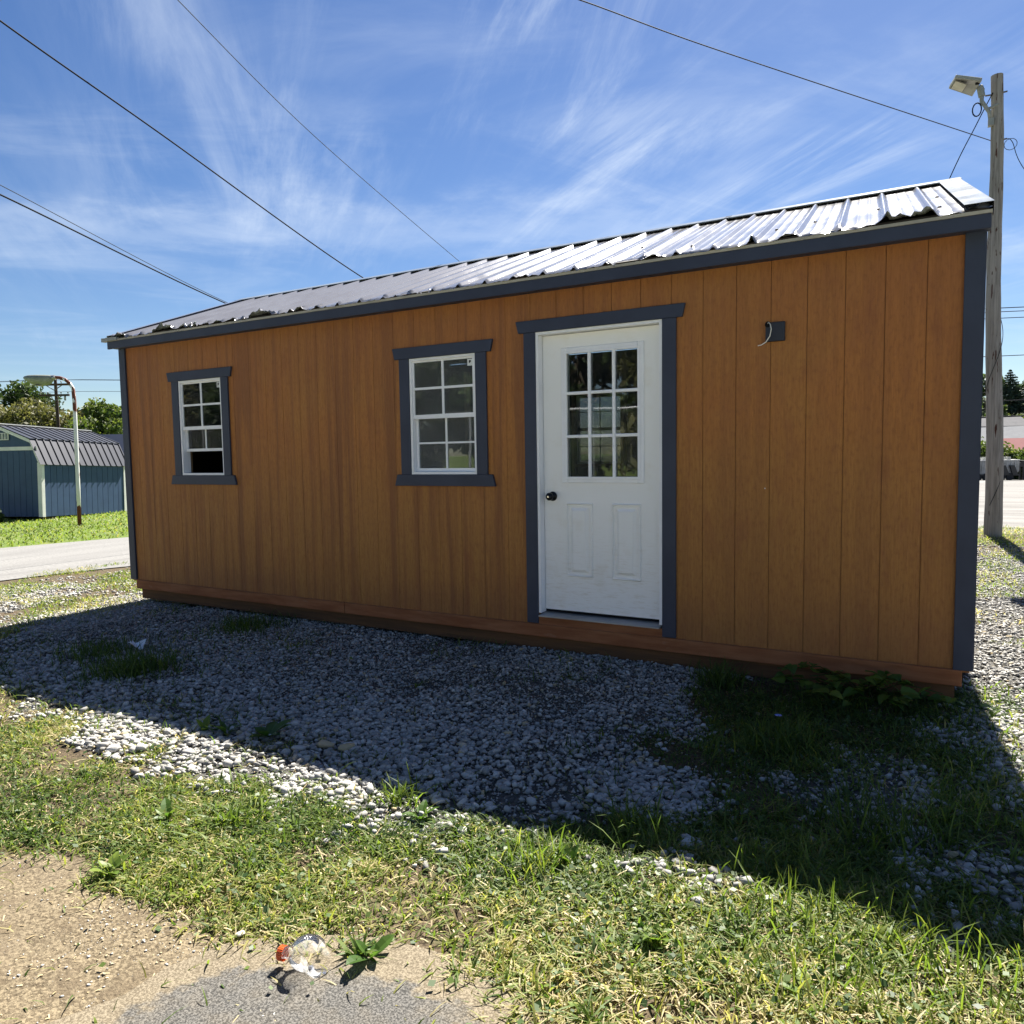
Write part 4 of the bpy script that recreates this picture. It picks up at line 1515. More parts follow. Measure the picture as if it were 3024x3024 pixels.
def build_far_pole():
    x, y = -44.8, 21.2
    root = tag(empty('utility_pole', (x, y, -0.15)), 'dark wooden utility pole with two crossarms behind the trees', 'utility pole')
    MB().tube([(0, 0, -0.3), (0, 0, 6.5)], [0.12, 0.085], 10).build('post', 'dark_pole_wood', root)
    d = Vector((0.868, 0.496, 0))
    for z, half in ((6.15, 0.98), (5.52, 0.88)):
        b = MB()
        s = Vector((-d.y, d.x, 0))
        c = Vector((0, 0, z)) - s * 0.17
        q = [c + d * (half * i) + s * (0.05 * j) + Vector((0, 0, 0.06 * k)) for k in (-1, 1) for i, j in ((-1, -1), (1, -1), (1, 1), (-1, 1))]
        b.hexa(q)
        arm = b.build('crossarm', 'dark_pole_wood', root)
        for t in (-0.92, -0.45, 0.45, 0.92):
            MB().lathe([(0.02, 0), (0.02, 0.06), (0.045, 0.07), (0.045, 0.13), (0.02, 0.15)], c + d * (half * t) + Vector((0, 0, 0.06)), (0, 0, 1), 8).build('insulator', 'lamp_grey', arm)
        for sg in (-1, 1):
            MB().tube([Vector((0, 0, z - 0.34)) - s * 0.16, c + d * (half * 0.55 * sg)], 0.026, 6).build('brace', 'lamp_dark', root)
    MB().lathe([(0.05, 0), (0.06, 0.05), (0.06, 0.22), (0.04, 0.26)], Vector((0, 0, 5.2)) + d * 0.62 - Vector((-d.y, d.x, 0)) * 0.17, (0, 0, 1), 10).build('fuse_box', 'lamp_grey', root)


build_far_pole()

make_tree('broadleaf_tree', (-58.3, 25.0, -0.3), 7.9, 3.6, 'leaf_dark', 9000, 0.17, 21, 'tall dark green tree at the far left behind the barn', group='trees beyond the barn', clumps=40)
make_tree('broadleaf_tree', (-51.5, 23.0, -0.3), 6.2, 3.0, 'leaf_olive', 8000, 0.13, 22, 'olive brown thin leaved tree behind the middle of the barn roof', group='trees beyond the barn', clumps=40)
make_tree('broadleaf_tree', (-48.2, 25.8, -0.3), 5.9, 2.4, 'leaf_olive', 6000, 0.12, 27, 'olive tree close behind the rusty lamp post', group='trees beyond the barn', clumps=30)
make_tree('broadleaf_tree', (-41.9, 22.9, -0.3), 5.9, 2.5, 'leaf_green', 8000, 0.13, 23, 'yellow green tree beside the left end of the brown shed', group='trees beyond the barn', clumps=34)
make_tree('broadleaf_tree', (-60.5, 43.0, -0.5), 7.0, 4.0, 'leaf_green', 6000, 0.2, 24, 'low green tree far behind the utility pole', group='trees beyond the barn', clumps=30)


def make_bush(name, loc, w, h, mat, n, leaf, seed, label, group=None, cat='bush'):
    rng = np.random.default_rng(seed)
    root = tag(empty(name, loc), label, cat, group)
    cs, rs = [], []
    for i in range(14):
        a = rng.random() * 6.283
        q = rng.random() ** 0.5 * w * 0.5
        t = rng.random()
        cs.append((math.cos(a) * q, math.sin(a) * q, h * (0.2 + 0.6 * t * (1 - 0.5 * q / w))))
        rs.append(h * (0.18 + 0.14 * rng.random()))
    b = MB()
    for c in cs[:9]:
        b.tube([(c[0] * 0.1, c[1] * 0.1, -0.05), (c[0] * 0.5, c[1] * 0.5, c[2] * 0.6), c], [0.03 * h, 0.02 * h, 0.006 * h], 5)
    b.build('stem', 'bark', root)
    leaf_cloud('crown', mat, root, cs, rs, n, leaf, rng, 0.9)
    return root


make_bush('shrub', (-20.05, 5.35, -0.16), 0.75, 0.62, 'leaf_dark', 2200, 0.035, 31, 'small dark shrub at the foot of the blue barn gable')

# ------------------------------------------------------------------ right: wooden pole with area light
PB = Vector((2.028, 9.42, 0.0))
PT = Vector((1.885, 9.55, 7.137))


def at95(p, y=9.5):
    c = Vector((1.3166, -4.7231, 1.4236))
    d = Vector(p) - c
    return c + d * ((y - c.y) / d.y)


def build_near_pole():
    root = tag(empty('light_pole', PB), 'weathered grey wooden pole with a flat area light at the right end of the shed', 'utility pole')
    n = 26
    path, rad = [], []
    for i in range(n):
        t = i / (n - 1)
        p = (PT - PB) * t + Vector((0.018 * math.sin(t * 9), 0.0, 0))
        path.append(p + (Vector((0, 0, -0.25)) if i == 0 else Vector()))
        rad.append(0.128 - 0.047 * t + 0.003 * math.sin(i * 2.1))
    b = MB().tube(path, rad, 18)
    b.build('post', 'pole_wood', root, smooth=False)
    # head: shallow box with a lens on the underside
    h1, h2, h3, h4 = [at95(p, y) - PB for p, y in (((1.33, 9.673, 7.289), 9.10), ((1.701, 9.881, 7.234), 9.22), ((1.576, 9.788, 6.989), 9.62), ((1.245, 9.61, 7.124), 9.50))]
    nrm = (h2 - h1).cross(h4 - h1).normalized()
    if nrm.z < 0:
        nrm = -nrm
    b = MB()
    b.hexa([h4, h3, h2, h1, h4 + nrm * 0.055, h3 + nrm * 0.055, h2 + nrm * 0.055, h1 + nrm * 0.055])
    head = b.build('lamp_head', 'lamp_grey', root, bevel=0.008)
    L = lambda u, v, o: h4 + (h3 - h4) * u + (h1 - h4) * v - nrm * o
    b = MB()
    b.hexa([L(0.05, 0.10, 0.005), L(0.56, 0.10, 0.005), L(0.56, 0.90, 0.005), L(0.05, 0.90, 0.005), L(0.05, 0.10, 0.001), L(0.56, 0.10, 0.001), L(0.56, 0.90, 0.001), L(0.05, 0.90, 0.001)])
    b.build('lens_rim', 'lamp_dark', head)
    b = MB()
    b.hexa([L(0.08, 0.15, 0.010), L(0.53, 0.15, 0.010), L(0.53, 0.85, 0.010), L(0.08, 0.85, 0.010), L(0.08, 0.15, 0.0055), L(0.53, 0.15, 0.0055), L(0.53, 0.85, 0.0055), L(0.08, 0.85, 0.0055)])
    b.build('lens', 'lamp_lens', head)
    MB().lathe([(0.034, 0), (0.034, 0.06), (0.026, 0.085), (0, 0.09)], L(0.93, 0.8, -0.055), nrm, 12).build('photocell', 'cable_black', head)
    a = [at95(p, 9.45) - PB for p in ((1.68, 9.85, 7.16), (1.711, 9.879, 7.10), (1.709, 9.858, 6.917), (1.816, 9.904, 6.748), (1.835, 9.894, 6.613))]
    MB().tube(a, [0.030, 0.036, 0.030, 0.028, 0.026], 10).build('bracket_arm', 'lamp_grey', root, smooth=True)
    MB().tube([a[0] + Vector((0, 0, -0.02)), a[1] + Vector((0, 0, -0.10))], 0.048, 10).build('knuckle', 'lamp_grey', root)
    c = a[4]
    MB().box(c.x - 0.03, c.x + 0.05, c.y - 0.03, c.y + 0.06, c.z - 0.09, c.z + 0.02).build('bracket_foot', 'lamp_grey', root)
    c = a[3]
    MB().tube([c + Vector((0, 0, 0.05)), c + Vector((0.12, 0.02, 0.09))], 0.02, 6).build('brace', 'lamp_grey', root)
    pts = []
    for i in range(15):
        w = i / 14 * 6.6
        pts.append(a[2] + Vector((-0.06 + 0.06 * math.cos(w), -0.02, -0.12 + 0.10 * math.sin(w))))
    MB().tube(pts, 0.010, 6).build('cable_loop', 'cable_black', root, smooth=True)
    # staples, bolt ends and a ground wire wound round the pole
    for z, s in ((6.86, -1), (6.15, 1), (6.86, 1)):
        q = (PT - PB) * (z / 7.137)
        MB().tube([q + Vector((0, 0, 0)), q + Vector((0.145 * s, -0.02, 0.0))], 0.012, 6).build('bolt', 'lamp_dark', root)
    pts = []
    for i in range(90):
        t = i / 89
        z = 0.5 + 3.6 * t
        q = (PT - PB) * (z / 7.137)
        w = -0.4 + 11.0 * t
        r = 0.1305 - 0.047 * z / 7.137 + 0.004
        pts.append(q + Vector((r * math.sin(w), -r * math.cos(w), 0)))
    MB().tube(pts, 0.005, 5).build('ground_wire', 'cable_grey', root)


build_near_pole()


def cable(name, pts, r, mat, label, cat='cable', group=None, sag=0.0, n=24):
    pts = [Vector(p) for p in pts]
    # catmull-rom through the points
    out = []
    P = [pts[0] * 2 - pts[1]] + pts + [pts[-1] * 2 - pts[-2]]
    for i in range(1, len(P) - 2):
        for k in range(n):
            t = k / n
            a, b_, c, d = P[i - 1], P[i], P[i + 1], P[i + 2]
            out.append(0.5 * ((2 * b_) + (c - a) * t + (2 * a - 5 * b_ + 4 * c - d) * t * t + (3 * b_ - a - 3 * c + d) * t ** 3))
    out.append(P[-2])
    if sag:
        for i in range(len(out)):
            t = i / (len(out) - 1)
            out[i] = out[i] - Vector((0, 0, sag * 4 * t * (1 - t)))
    o = MB().tube(out, r, 6).build(name, mat, None, smooth=True)
    return tag(o, label, cat, group)


REARPOLE = (-9.6, 17.0, 4.75)
cable('overhead_cable', [(-9.0, -1.9, 7.72), (-10.8, 1.61, 7.86), (-11.04, 4.32, 7.28), (-10.78, 9.53, 5.65), (-10.2, 13.5, 4.72), REARPOLE], 0.0135, 'cable_black', 'thick black cable crossing the upper left sky down to the roof ridge', group='overhead cables')
cable('overhead_cable', [(-13.6, 1.4, 6.52), (-15.13, 3.66, 6.75), (-16.94, 10.64, 5.93), (-16.3, 15.5, 5.0), (-13.0, 17.5, 4.6), REARPOLE], 0.017, 'cable_black', 'lower black cable of the close pair at the left edge', group='overhead cables')
cable('overhead_cable', [(-13.6, 1.4, 6.80), (-15.13, 3.67, 6.94), (-16.94, 10.64, 5.97), (-16.3, 15.5, 5.05), (-13.0, 17.5, 4.65), REARPOLE], 0.008, 'cable_grey', 'thinner upper wire of the close pair at the left edge', group='overhead cables')
cable('overhead_cable', [(-9.4, 2.2, 9.3), (-11.25, 5.01, 9.95), (-12.58, 9.98, 9.43), (-12.71, 16.69, 7.76), (-12.2, 21.0, 6.3)], 0.0085, 'cable_grey', 'single thin grey wire running down the middle left sky', group='overhead cables')
cable('overhead_cable', [(-4.0, -0.8, 5.75), (-2.372, 2.244, 6.092), (-1.221, 4.889, 6.32), at95((1.846, 9.881, 6.29), 9.55)], 0.0065, 'cable_grey', 'thin wire sloping down from the top edge to the wooden light pole', group='overhead cables')
cable('guy_wire', [at95((1.86, 9.93, 7.04), 9.48), at95((1.652, 9.794, 6.563), 9.5), at95((1.276, 9.497, 5.644), 9.4), (0.55, 9.2, 3.6), (0.1, 9.1, 1.9), (-0.3, 9.0, gz(-0.3, 9))], 0.0075, 'cable_black', 'twisted wire dropping from the area light behind the roof corner', cat='wire')
b = at95((2.02, 9.979, 6.271), 9.55)
cable('service_wire', [b + Vector((-0.08, 0, 0.02)), b + Vector((0.03, 0, 0.03)), b + Vector((0.12, 0, -0.03)), at95((2.32, 10.113, 5.835), 9.6), (2.95, 9.85, 4.75), (5.2, 10.5, 2.2), (7.2, 11.2, gz(7.2, 11.2))], 0.0055, 'cable_black', 'short wire leaving the light pole towards the right edge', cat='wire')
pts = [b + Vector((0.10 + 0.085 * math.cos(w), 0, -0.06 + 0.085 * math.sin(w))) for w in np.linspace(2.2, 8.4, 14)]
tag(MB().tube(pts, 0.005, 5).build('wire_coil', 'cable_grey', None, smooth=True), 'small loop of wire hanging at the right of the light pole', 'wire')

def build_rear_pole():
    root = tag(empty('service_pole', (-9.6, 17.0, -0.1)), 'plain service pole hidden behind the brown shed roof', 'utility pole')
    MB().tube([(0, 0, -0.2), (0, 0, 4.95)], [0.12, 0.09], 10).build('post', 'pole_wood', root)
    root2 = tag(empty('service_pole', (-12.2, 21.0, -0.1)), 'taller service pole hidden behind the brown shed roof', 'utility pole')
    MB().tube([(0, 0, -0.2), (0, 0, 6.5)], [0.12, 0.09], 10).build('post', 'pole_wood', root2)


build_rear_pole()
# power lines
rd = Vector((0.868, 0.496, 0))
for i, (z, r, lab) in enumerate(((12.0, 0.035, 'highest of the thin power lines right of the light pole'), (11.72, 0.03, 'second of the thin power lines right of the light pole'),
                                 (11.25, 0.03, 'third of the thin power lines right of the light pole'), (8.45, 0.03, 'single power line crossing right above the distant conifer'),
                                 (5.1, 0.035, 'dark line crossing in front of the distant hillside trees'), (3.9, 0.06, 'thick dark line along the roof of the grey building'))):
    c = Vector((9.5, 66.0, z))
    cable('power_line', [c - rd * 34, c - rd * 10 - Vector((0, 0, 0.25)), c + Vector((0, 0, -0.1)), c + rd * 45 + Vector((0, 0, 1.0))], r, 'cable_grey', lab, 'power line', 'power lines on the right', n=10)
for i, (z, t, lab) in enumerate(((6.42, -0.9, 'outer upper power line at the far utility pole'), (6.42, 0.44, 'inner upper power line at the far utility pole'), (5.72, 0.8, 'lower power line at the far utility pole'))):
    a = Vector((-44.8, 21.2, 0)) + rd * t + Vector((0.08, -0.15, z - 0.15))
    cable('power_line', [a - rd * 10 + Vector((0, 0, -0.3)), a, a + rd * 12 + Vector((0, 0, -0.2)), a + rd * 34 + Vector((0, 0, 0.1))], 0.012, 'cable_grey', lab, 'power line', 'power lines on the left', n=10)

# ------------------------------------------------------------------ right background: trailer, houses, trees
def build_trailer():
    gy, gx = 84.6, 6.0
    z0 = gz(gx, gy)
    root = tag(empty('stock_trailer', (gx, gy, z0), rz=math.radians(29.7)), 'grey gooseneck trailer parked on the gravel lot behind the pole', 'trailer')
    # local x along the trailer to the right
    b = MB()
    b.xz([(-4.6, 0.62), (1.25, 0.62), (1.55, 0.95), (1.55, 1.98), (-4.6, 1.98)], -1.0, 1.0)
    body = b.build('body', 'trailer_metal', root, bevel=0.03)
    for i in range(15):
        x = -4.5 + i * 0.4
        box('body_rib', 'galvanised', body, x, x + 0.05, -1.03, -1.0005, 0.7, 1.9)
    box('top_rail', 'barn_white', body, -4.62, 1.57, -1.05, 1.05, 1.981, 2.06)
    box('running_board', 'black_steel', root, -4.6, 1.6, -1.12, 1.0, 0.48, 0.615)
    b = MB()
    for i in range(9):
        x = -4.4 + i * 0.62
        b.box(x, x + 0.3, -0.7, 0.7, 2.061, 2.12 + 0.10 * ((i * 7) % 3))
    b.build('load_hump', 'lamp_grey', root)
    for x in (0.05, 0.92):
        b = MB()
        b.hexa([(x - 0.12, -1.20, 0.55), (x + 0.42, -1.20, 0.55), (x + 0.42, -1.03, 0.55), (x - 0.12, -1.03, 0.55), (x - 0.42, -1.20, 1.50), (x + 0.02, -1.20, 1.50), (x + 0.02, -1.03, 1.50), (x - 0.42, -1.03, 1.50)])
        b.build('ramp', 'black_steel', root)
    for x in (-2.55, -1.75, -0.25, 0.55):
        for s in (-1, 1):
            w = MB().lathe([(0.20, -0.11), (0.36, -0.11), (0.38, -0.06), (0.38, 0.06), (0.36, 0.11), (0.20, 0.11)], (x, s * 1.05, 0.36), (0, s, 0), 18).build('wheel', 'tyre_rubber', root)
            MB().lathe([(0.19, 0.0), (0.20, 0.10), (0.10, 0.07), (0.0, 0.09)], (x, s * 1.06, 0.36), (0, s, 0), 14).build('rim', 'rim_grey', w)
    b = MB()
    b.hexa([(1.4, -0.5, 1.15), (2.3, -0.3, 1.35), (2.3, 0.3, 1.35), (1.4, 0.5, 1.15), (1.4, -0.5, 1.75), (2.3, -0.3, 1.75), (2.3, 0.3, 1.75), (1.4, 0.5, 1.75)])
    b.box(2.25, 4.2, -0.32, 0.32, 1.30, 1.95)
    b.box(3.9, 4.1, -0.12, 0.12, 0.75, 1.35)
    b.build('gooseneck', 'black_steel', root)
    for s in (-1, 1):
        box('jack_leg', 'black_steel', root, 2.35, 2.47, s * 0.25 - 0.06, s * 0.25 + 0.06, 0.0, 1.36)


build_trailer()


def build_house(name, loc, rz, w, d, h, hr, wallm, roofm, label, wins):
    root = tag(empty(name, loc, rz), label, 'building', 'houses below the hillside')
    MB().box(-w / 2, w / 2, -d / 2, d / 2, -0.5, h).build('wall', wallm, root)
    b = MB()
    o = 0.35
    for s in (-1, 1):
        b.hexa([(-w / 2 - o, s * (d / 2 + o), h - 0.15), (w / 2 + o, s * (d / 2 + o), h - 0.15), (w / 2 + o, 0, hr), (-w / 2 - o, 0, hr),
                (-w / 2 - o, s * (d / 2 + o), h + 0.02), (w / 2 + o, s * (d / 2 + o), h + 0.02), (w / 2 + o, 0, hr + 0.17), (-w / 2 - o, 0, hr + 0.17)])
    r = b.build('roof', roofm, root)
    b = MB()
    for s in (-1, 1):
        b.add([(s * w / 2, -d / 2, h), (s * w / 2, d / 2, h), (s * w / 2, 0, hr)], [(0, 1, 2)])
    b.build('gable', wallm, root)
    for x, z, ww, hh in wins:
        f = box('window', 'barn_white', root, x - ww / 2 - 0.08, x + ww / 2 + 0.08, -d / 2 - 0.05, -d / 2 - 0.001, z - 0.08, z + hh + 0.08)
        box('pane', 'far_glass', f, x - ww / 2, x + ww / 2, -d / 2 - 0.07, -d / 2 - 0.051, z, z + hh)
    return root


build_house('house', (4.6, 128.0, -1.8), math.radians(20), 13, 7, 6.15, 7.55, 'house_wall', 'grey_roof', 'long grey blue building below the hillside trees', [(-4 + i * 2.2, 4.2, 1.0, 1.2) for i in range(5)])
build_house('house', (9.9, 116.5, -2.4), math.radians(-35), 12, 9, 4.2, 6.35, 'house_white', 'pale_roof', 'low house with a pale grey roof behind the red roof', [(-3, 1.4, 1.2, 1.3), (2, 1.4, 1.2, 1.3)])
build_house('house', (10.9, 104.0, -2.85), math.radians(-18), 9, 8, 3.2, 5.1, 'house_white', 'red_roof', 'low house with a faded pinkish red roof above the bushes', [(-2.4, 1.2, 1.1, 1.3), (1.6, 1.2, 1.1, 1.3)])
k = 0
BUSH = [('round yellow green bush left of the light pole behind the trailer', 'leaf_green'), ('bright bush just right of the light pole behind the trailer', 'leaf_green'),
        ('dark low bush at the right edge behind the trailer', 'leaf_dark'), ('green bush below the red roof', 'leaf_green'), ('wide green bush hidden left behind the shed corner', 'leaf_green')]
for (x, y, w, h), (lab, m) in zip(((4.3, 90.0, 3.4, 5.2), (6.6, 91.5, 3.6, 4.3), (8.6, 89.5, 3.0, 3.2), (9.4, 93.5, 4.0, 4.0), (1.8, 89.0, 4.0, 4.6)), BUSH):
    make_bush('bush', (x, y, gz(x, y) - 0.1), w, h, m, 3500, 0.16, 41 + k, lab, 'bushes behind the trailer')
    k += 1


def make_conifer(loc, h, r, seed, label):
    rng = np.random.default_rng(seed)
    root = tag(empty('conifer_tree', loc), label, 'tree')
    b = MB().tube([(0, 0, -0.5), (0, 0, h * 0.97)], [0.28, 0.03], 8)
    cs, rs = [], []
    for i in range(19):
        t = i / 18
        z = h * (0.12 + 0.84 * t)
        rr = r * (1 - t) ** 0.85 + 0.12
        for k in range(7):
            a = k * 0.9 + i * 1.7 + rng.random() * 0.5
            q = rr * (0.75 + 0.4 * rng.random())
            e = (math.cos(a) * q, math.sin(a) * q, z - 0.12 * q)
            b.tube([(0, 0, z), e], [0.04, 0.012], 4)
            for f in (0.45, 0.75, 1.0):
                cs.append((e[0] * f, e[1] * f, z - 0.12 * q * f))
                rs.append(0.17 * rr + 0.14)
    b.build('trunk', 'bark', root)
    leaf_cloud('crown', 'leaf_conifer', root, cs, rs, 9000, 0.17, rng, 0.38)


make_conifer((11.0, 152.2, 6.6), 8.2, 2.9, 61, 'dark conifer standing alone above the distant hillside')
rng_h = np.random.default_rng(77)
HT = [(4.2, 150, 5.6, 'leaf_green'), (6.3, 158, 6.6, 'leaf_dark'), (8.8, 146, 4.6, 'leaf_green'), (13.6, 155, 6.0, 'leaf_dark'), (15.5, 148, 5.2, 'leaf_olive'), (11.8, 142, 4.4, 'leaf_green'),
      (6.0, 139, 4.2, 'leaf_green'), (9.2, 136, 3.6, 'leaf_olive'), (13.0, 136, 3.8, 'leaf_olive'), (3.0, 137, 4.2, 'leaf_green'), (17.5, 158, 6.5, 'leaf_green'), (9.0, 166, 6.2, 'leaf_green'), (4.0, 168, 7.5, 'leaf_dark'), (14.5, 143, 4.2, 'leaf_green')]
HL = ['hillside tree nearest the shed corner trim', 'tall dark hillside tree left of the light pole', 'green hillside tree just right of the pole', 'dark hillside tree right below the conifer',
      'olive tree at the right edge of the hillside', 'green tree in front of the conifer foot', 'green tree above the grey building left of the pole', 'olive tree above the grey building right of the pole',
      'olive tree at the right end of the grey building', 'green tree behind the left end of the grey building', 'green hilltop tree at the right edge', 'green hilltop tree behind the conifer', 'dark hilltop tree behind the shed corner', 'pale green tree right of the grey building']
for i, ((x, y, h, m), lab) in enumerate(zip(HT, HL)):
    make_tree('hillside_tree', (x, y, hill_z(x, y) - 0.3), h, h * 0.46, m, 2600, 0.22, 100 + i, lab, 'tree', 'trees on the distant hillside', 0.2, 0.12, 20)

# ------------------------------------------------------------------ behind the camera, seen in the panes: trees and a wire fence
RT = [(-2.0, -18.5, 7.3), (-5.6, -18, 7.6), (-9.2, -18.6, 7.4), (-12.8, -18, 7.5), (-16.4, -18.6, 7.2), (-20.2, -18.2, 7.4), (-24.2, -18.6, 7.2), (-28.4, -18.2, 7.4)]
RL = ['leafy tree mirrored at the right of the door panes', 'leafy tree mirrored in the door panes', 'leafy tree mirrored between door and middle window', 'leafy tree mirrored in the middle window', 'tall tree mirrored left of the middle window',
      'leafy tree mirrored between the two windows', 'tree mirrored in the left window', 'farthest tree mirrored at the left']
for i, ((x, y, h), lab) in enumerate(zip(RT, RL)):
    make_tree('fence_row_tree', (x, y, 0.4), h, h * 0.35, 'leaf_olive' if i % 3 == 1 else 'leaf_dark', 12000, 0.17, 200 + i, lab, 'tree', 'trees across the fence', 0.25, 0.0, 60)


def build_fence():
    root = tag(empty('chain_link_fence', (-14.0, -9.6, 0.42)), 'grey chain link fence mirrored in the door and window panes', 'fence')
    Lf, H = 30.0, 1.9
    b = MB()
    st = 0.062
    n = int((Lf + H) / st)
    r = 0.0022
    for sg in (1, -1):
        for i in range(n):
            xa = -Lf / 2 - (H if sg > 0 else 0) + i * st
            x0, z0, x1, z1 = (xa, 0.03, xa + H, H) if sg > 0 else (xa + 0.0, H, xa + H, 0.03)
            b.add([(x0 - r, sg * 0.003, z0), (x0 + r, sg * 0.003, z0), (x1 + r, sg * 0.003, z1), (x1 - r, sg * 0.003, z1), (x0, sg * 0.003 + 0.003, z0), (x1, sg * 0.003 + 0.003, z1)],
                  [(0, 1, 2, 3), (0, 3, 5, 4), (1, 4, 5, 2)])
    mesh_ = b.build('wire_mesh', 'fence_wire', root)
    mesh_['kind'] = 'stuff'
    MB().tube([(-Lf / 2, 0, H + 0.02), (Lf / 2, 0, H + 0.02)], 0.024, 8).build('top_rail', 'fence_wire', root)
    for i in range(11):
        x = -Lf / 2 + i * 3.0
        MB().tube([(x, 0.04, -0.1), (x, 0.04, H + 0.06)], 0.030, 8).build('post', 'fence_wire', root)


build_fence()

# ------------------------------------------------------------------ loose stone
CAMX = np.array([1.3166, -4.7231])
VIEW = np.array([-0.4958, 0.8651]) / np.hypot(0.4958, 0.8651)
SIDE = np.array([VIEW[1], -VIEW[0]])


def in_view(x, y, m=0.5):
    dx, dy = x - CAMX[0], y - CAMX[1]
    f = dx * VIEW[0] + dy * VIEW[1]
    s = dx * SIDE[0] + dy * SIDE[1]
    return (f > 1.2) & (np.abs(s) < f * 0.70 + m)


def under_shed(x, y):
    return (x > XL + 0.1 - SK * y) & (x < XR - 0.05 - SK * y) & (y > 0.45) & (y < 3.6)


t = (1 + 5 ** 0.5) / 2
ICO_V = np.array([(-1, t, 0), (1, t, 0), (-1, -t, 0), (1, -t, 0), (0, -1, t), (0, 1, t), (0, -1, -t), (0, 1, -t), (t, 0, -1), (t, 0, 1), (-t, 0, -1), (-t, 0, 1)], float)
ICO_V /= np.linalg.norm(ICO_V[0])
ICO_F = np.array([(0, 11, 5), (0, 5, 1), (0, 1, 7), (0, 7, 10), (0, 10, 11), (1, 5, 9), (5, 11, 4), (11, 10, 2), (10, 7, 6), (7, 1, 8), (3, 9, 4), (3, 4, 2), (3, 2, 6), (3, 6, 8), (3, 8, 9), (4, 9, 5), (2, 4, 11), (6, 2, 10), (8, 6, 7), (9, 8, 1)])


OCT_V = np.array([(1, 0, 0), (-1, 0, 0), (0, 1, 0), (0, -1, 0), (0, 0, 1), (0, 0, -1)], float)
OCT_F = np.array([(0, 2, 4), (2, 1, 4), (1, 3, 4), (3, 0, 4), (2, 0, 5), (1, 2, 5), (3, 1, 5), (0, 3, 5)])


def stones(P, size, rng, tone, sink=0.25, low=False):
    n = len(P)
    BV, BF = (OCT_V, OCT_F) if low else (ICO_V, ICO_F)
    nv = len(BV)
    V = BV[None] * (1 + 0.65 * (rng.random((n, nv, 1)) - 0.5)) + (rng.random((n, nv, 3)) - 0.5) * 0.55
    R_ = np.linalg.qr(rng.normal(size=(n, 3, 3)))[0]
    V = np.einsum('nij,nkj->nik', V, R_)
    V = V * (0.35 + 0.52 / np.maximum(np.abs(V).max(2, keepdims=True), 0.3))          # knock the lumps towards broken blocks
    sc = size[:, None] * np.stack([0.75 + 0.7 * rng.random(n), 0.55 + 0.45 * rng.random(n), 0.34 + 0.40 * rng.random(n)], 1) * 0.5
    V = V * sc[:, None, :]
    # tilt then spin
    ax = rng.normal(size=n) * 0.5
    c, s = np.cos(ax)[:, None], np.sin(ax)[:, None]
    y, z = V[..., 1] * c - V[..., 2] * s, V[..., 1] * s + V[..., 2] * c
    V = np.stack([V[..., 0], y, z], -1)
    a = rng.random(n) * 6.283
    c, s = np.cos(a)[:, None], np.sin(a)[:, None]
    V = np.stack([V[..., 0] * c - V[..., 1] * s, V[..., 0] * s + V[..., 1] * c, V[..., 2]], -1)
    V = V + P[:, None, :]
    V[..., 2] += (sc[:, 2] * (1 - 2 * sink))[:, None]
    F = BF[None] + (np.arange(n) * nv)[:, None, None]
    return V.reshape(-1, 3), F.reshape(-1, 3), np.repeat(tone, len(BF))


def scatter(n, x0, x1, y0, y1, rng, prob, margin=0.5, wide=1.3):
    x = x0 + (x1 - x0) * rng.random(n)
    y = y0 + (y1 - y0) * rng.random(n)
    k = (in_view(x, y, margin) | (in_view(x, y, margin + wide) & (rng.random(n) < 0.5))) & ~under_shed(x, y)
    x, y = x[k], y[k]
    k = rng.random(len(x)) < prob(x, y)
    return x[k], y[k]


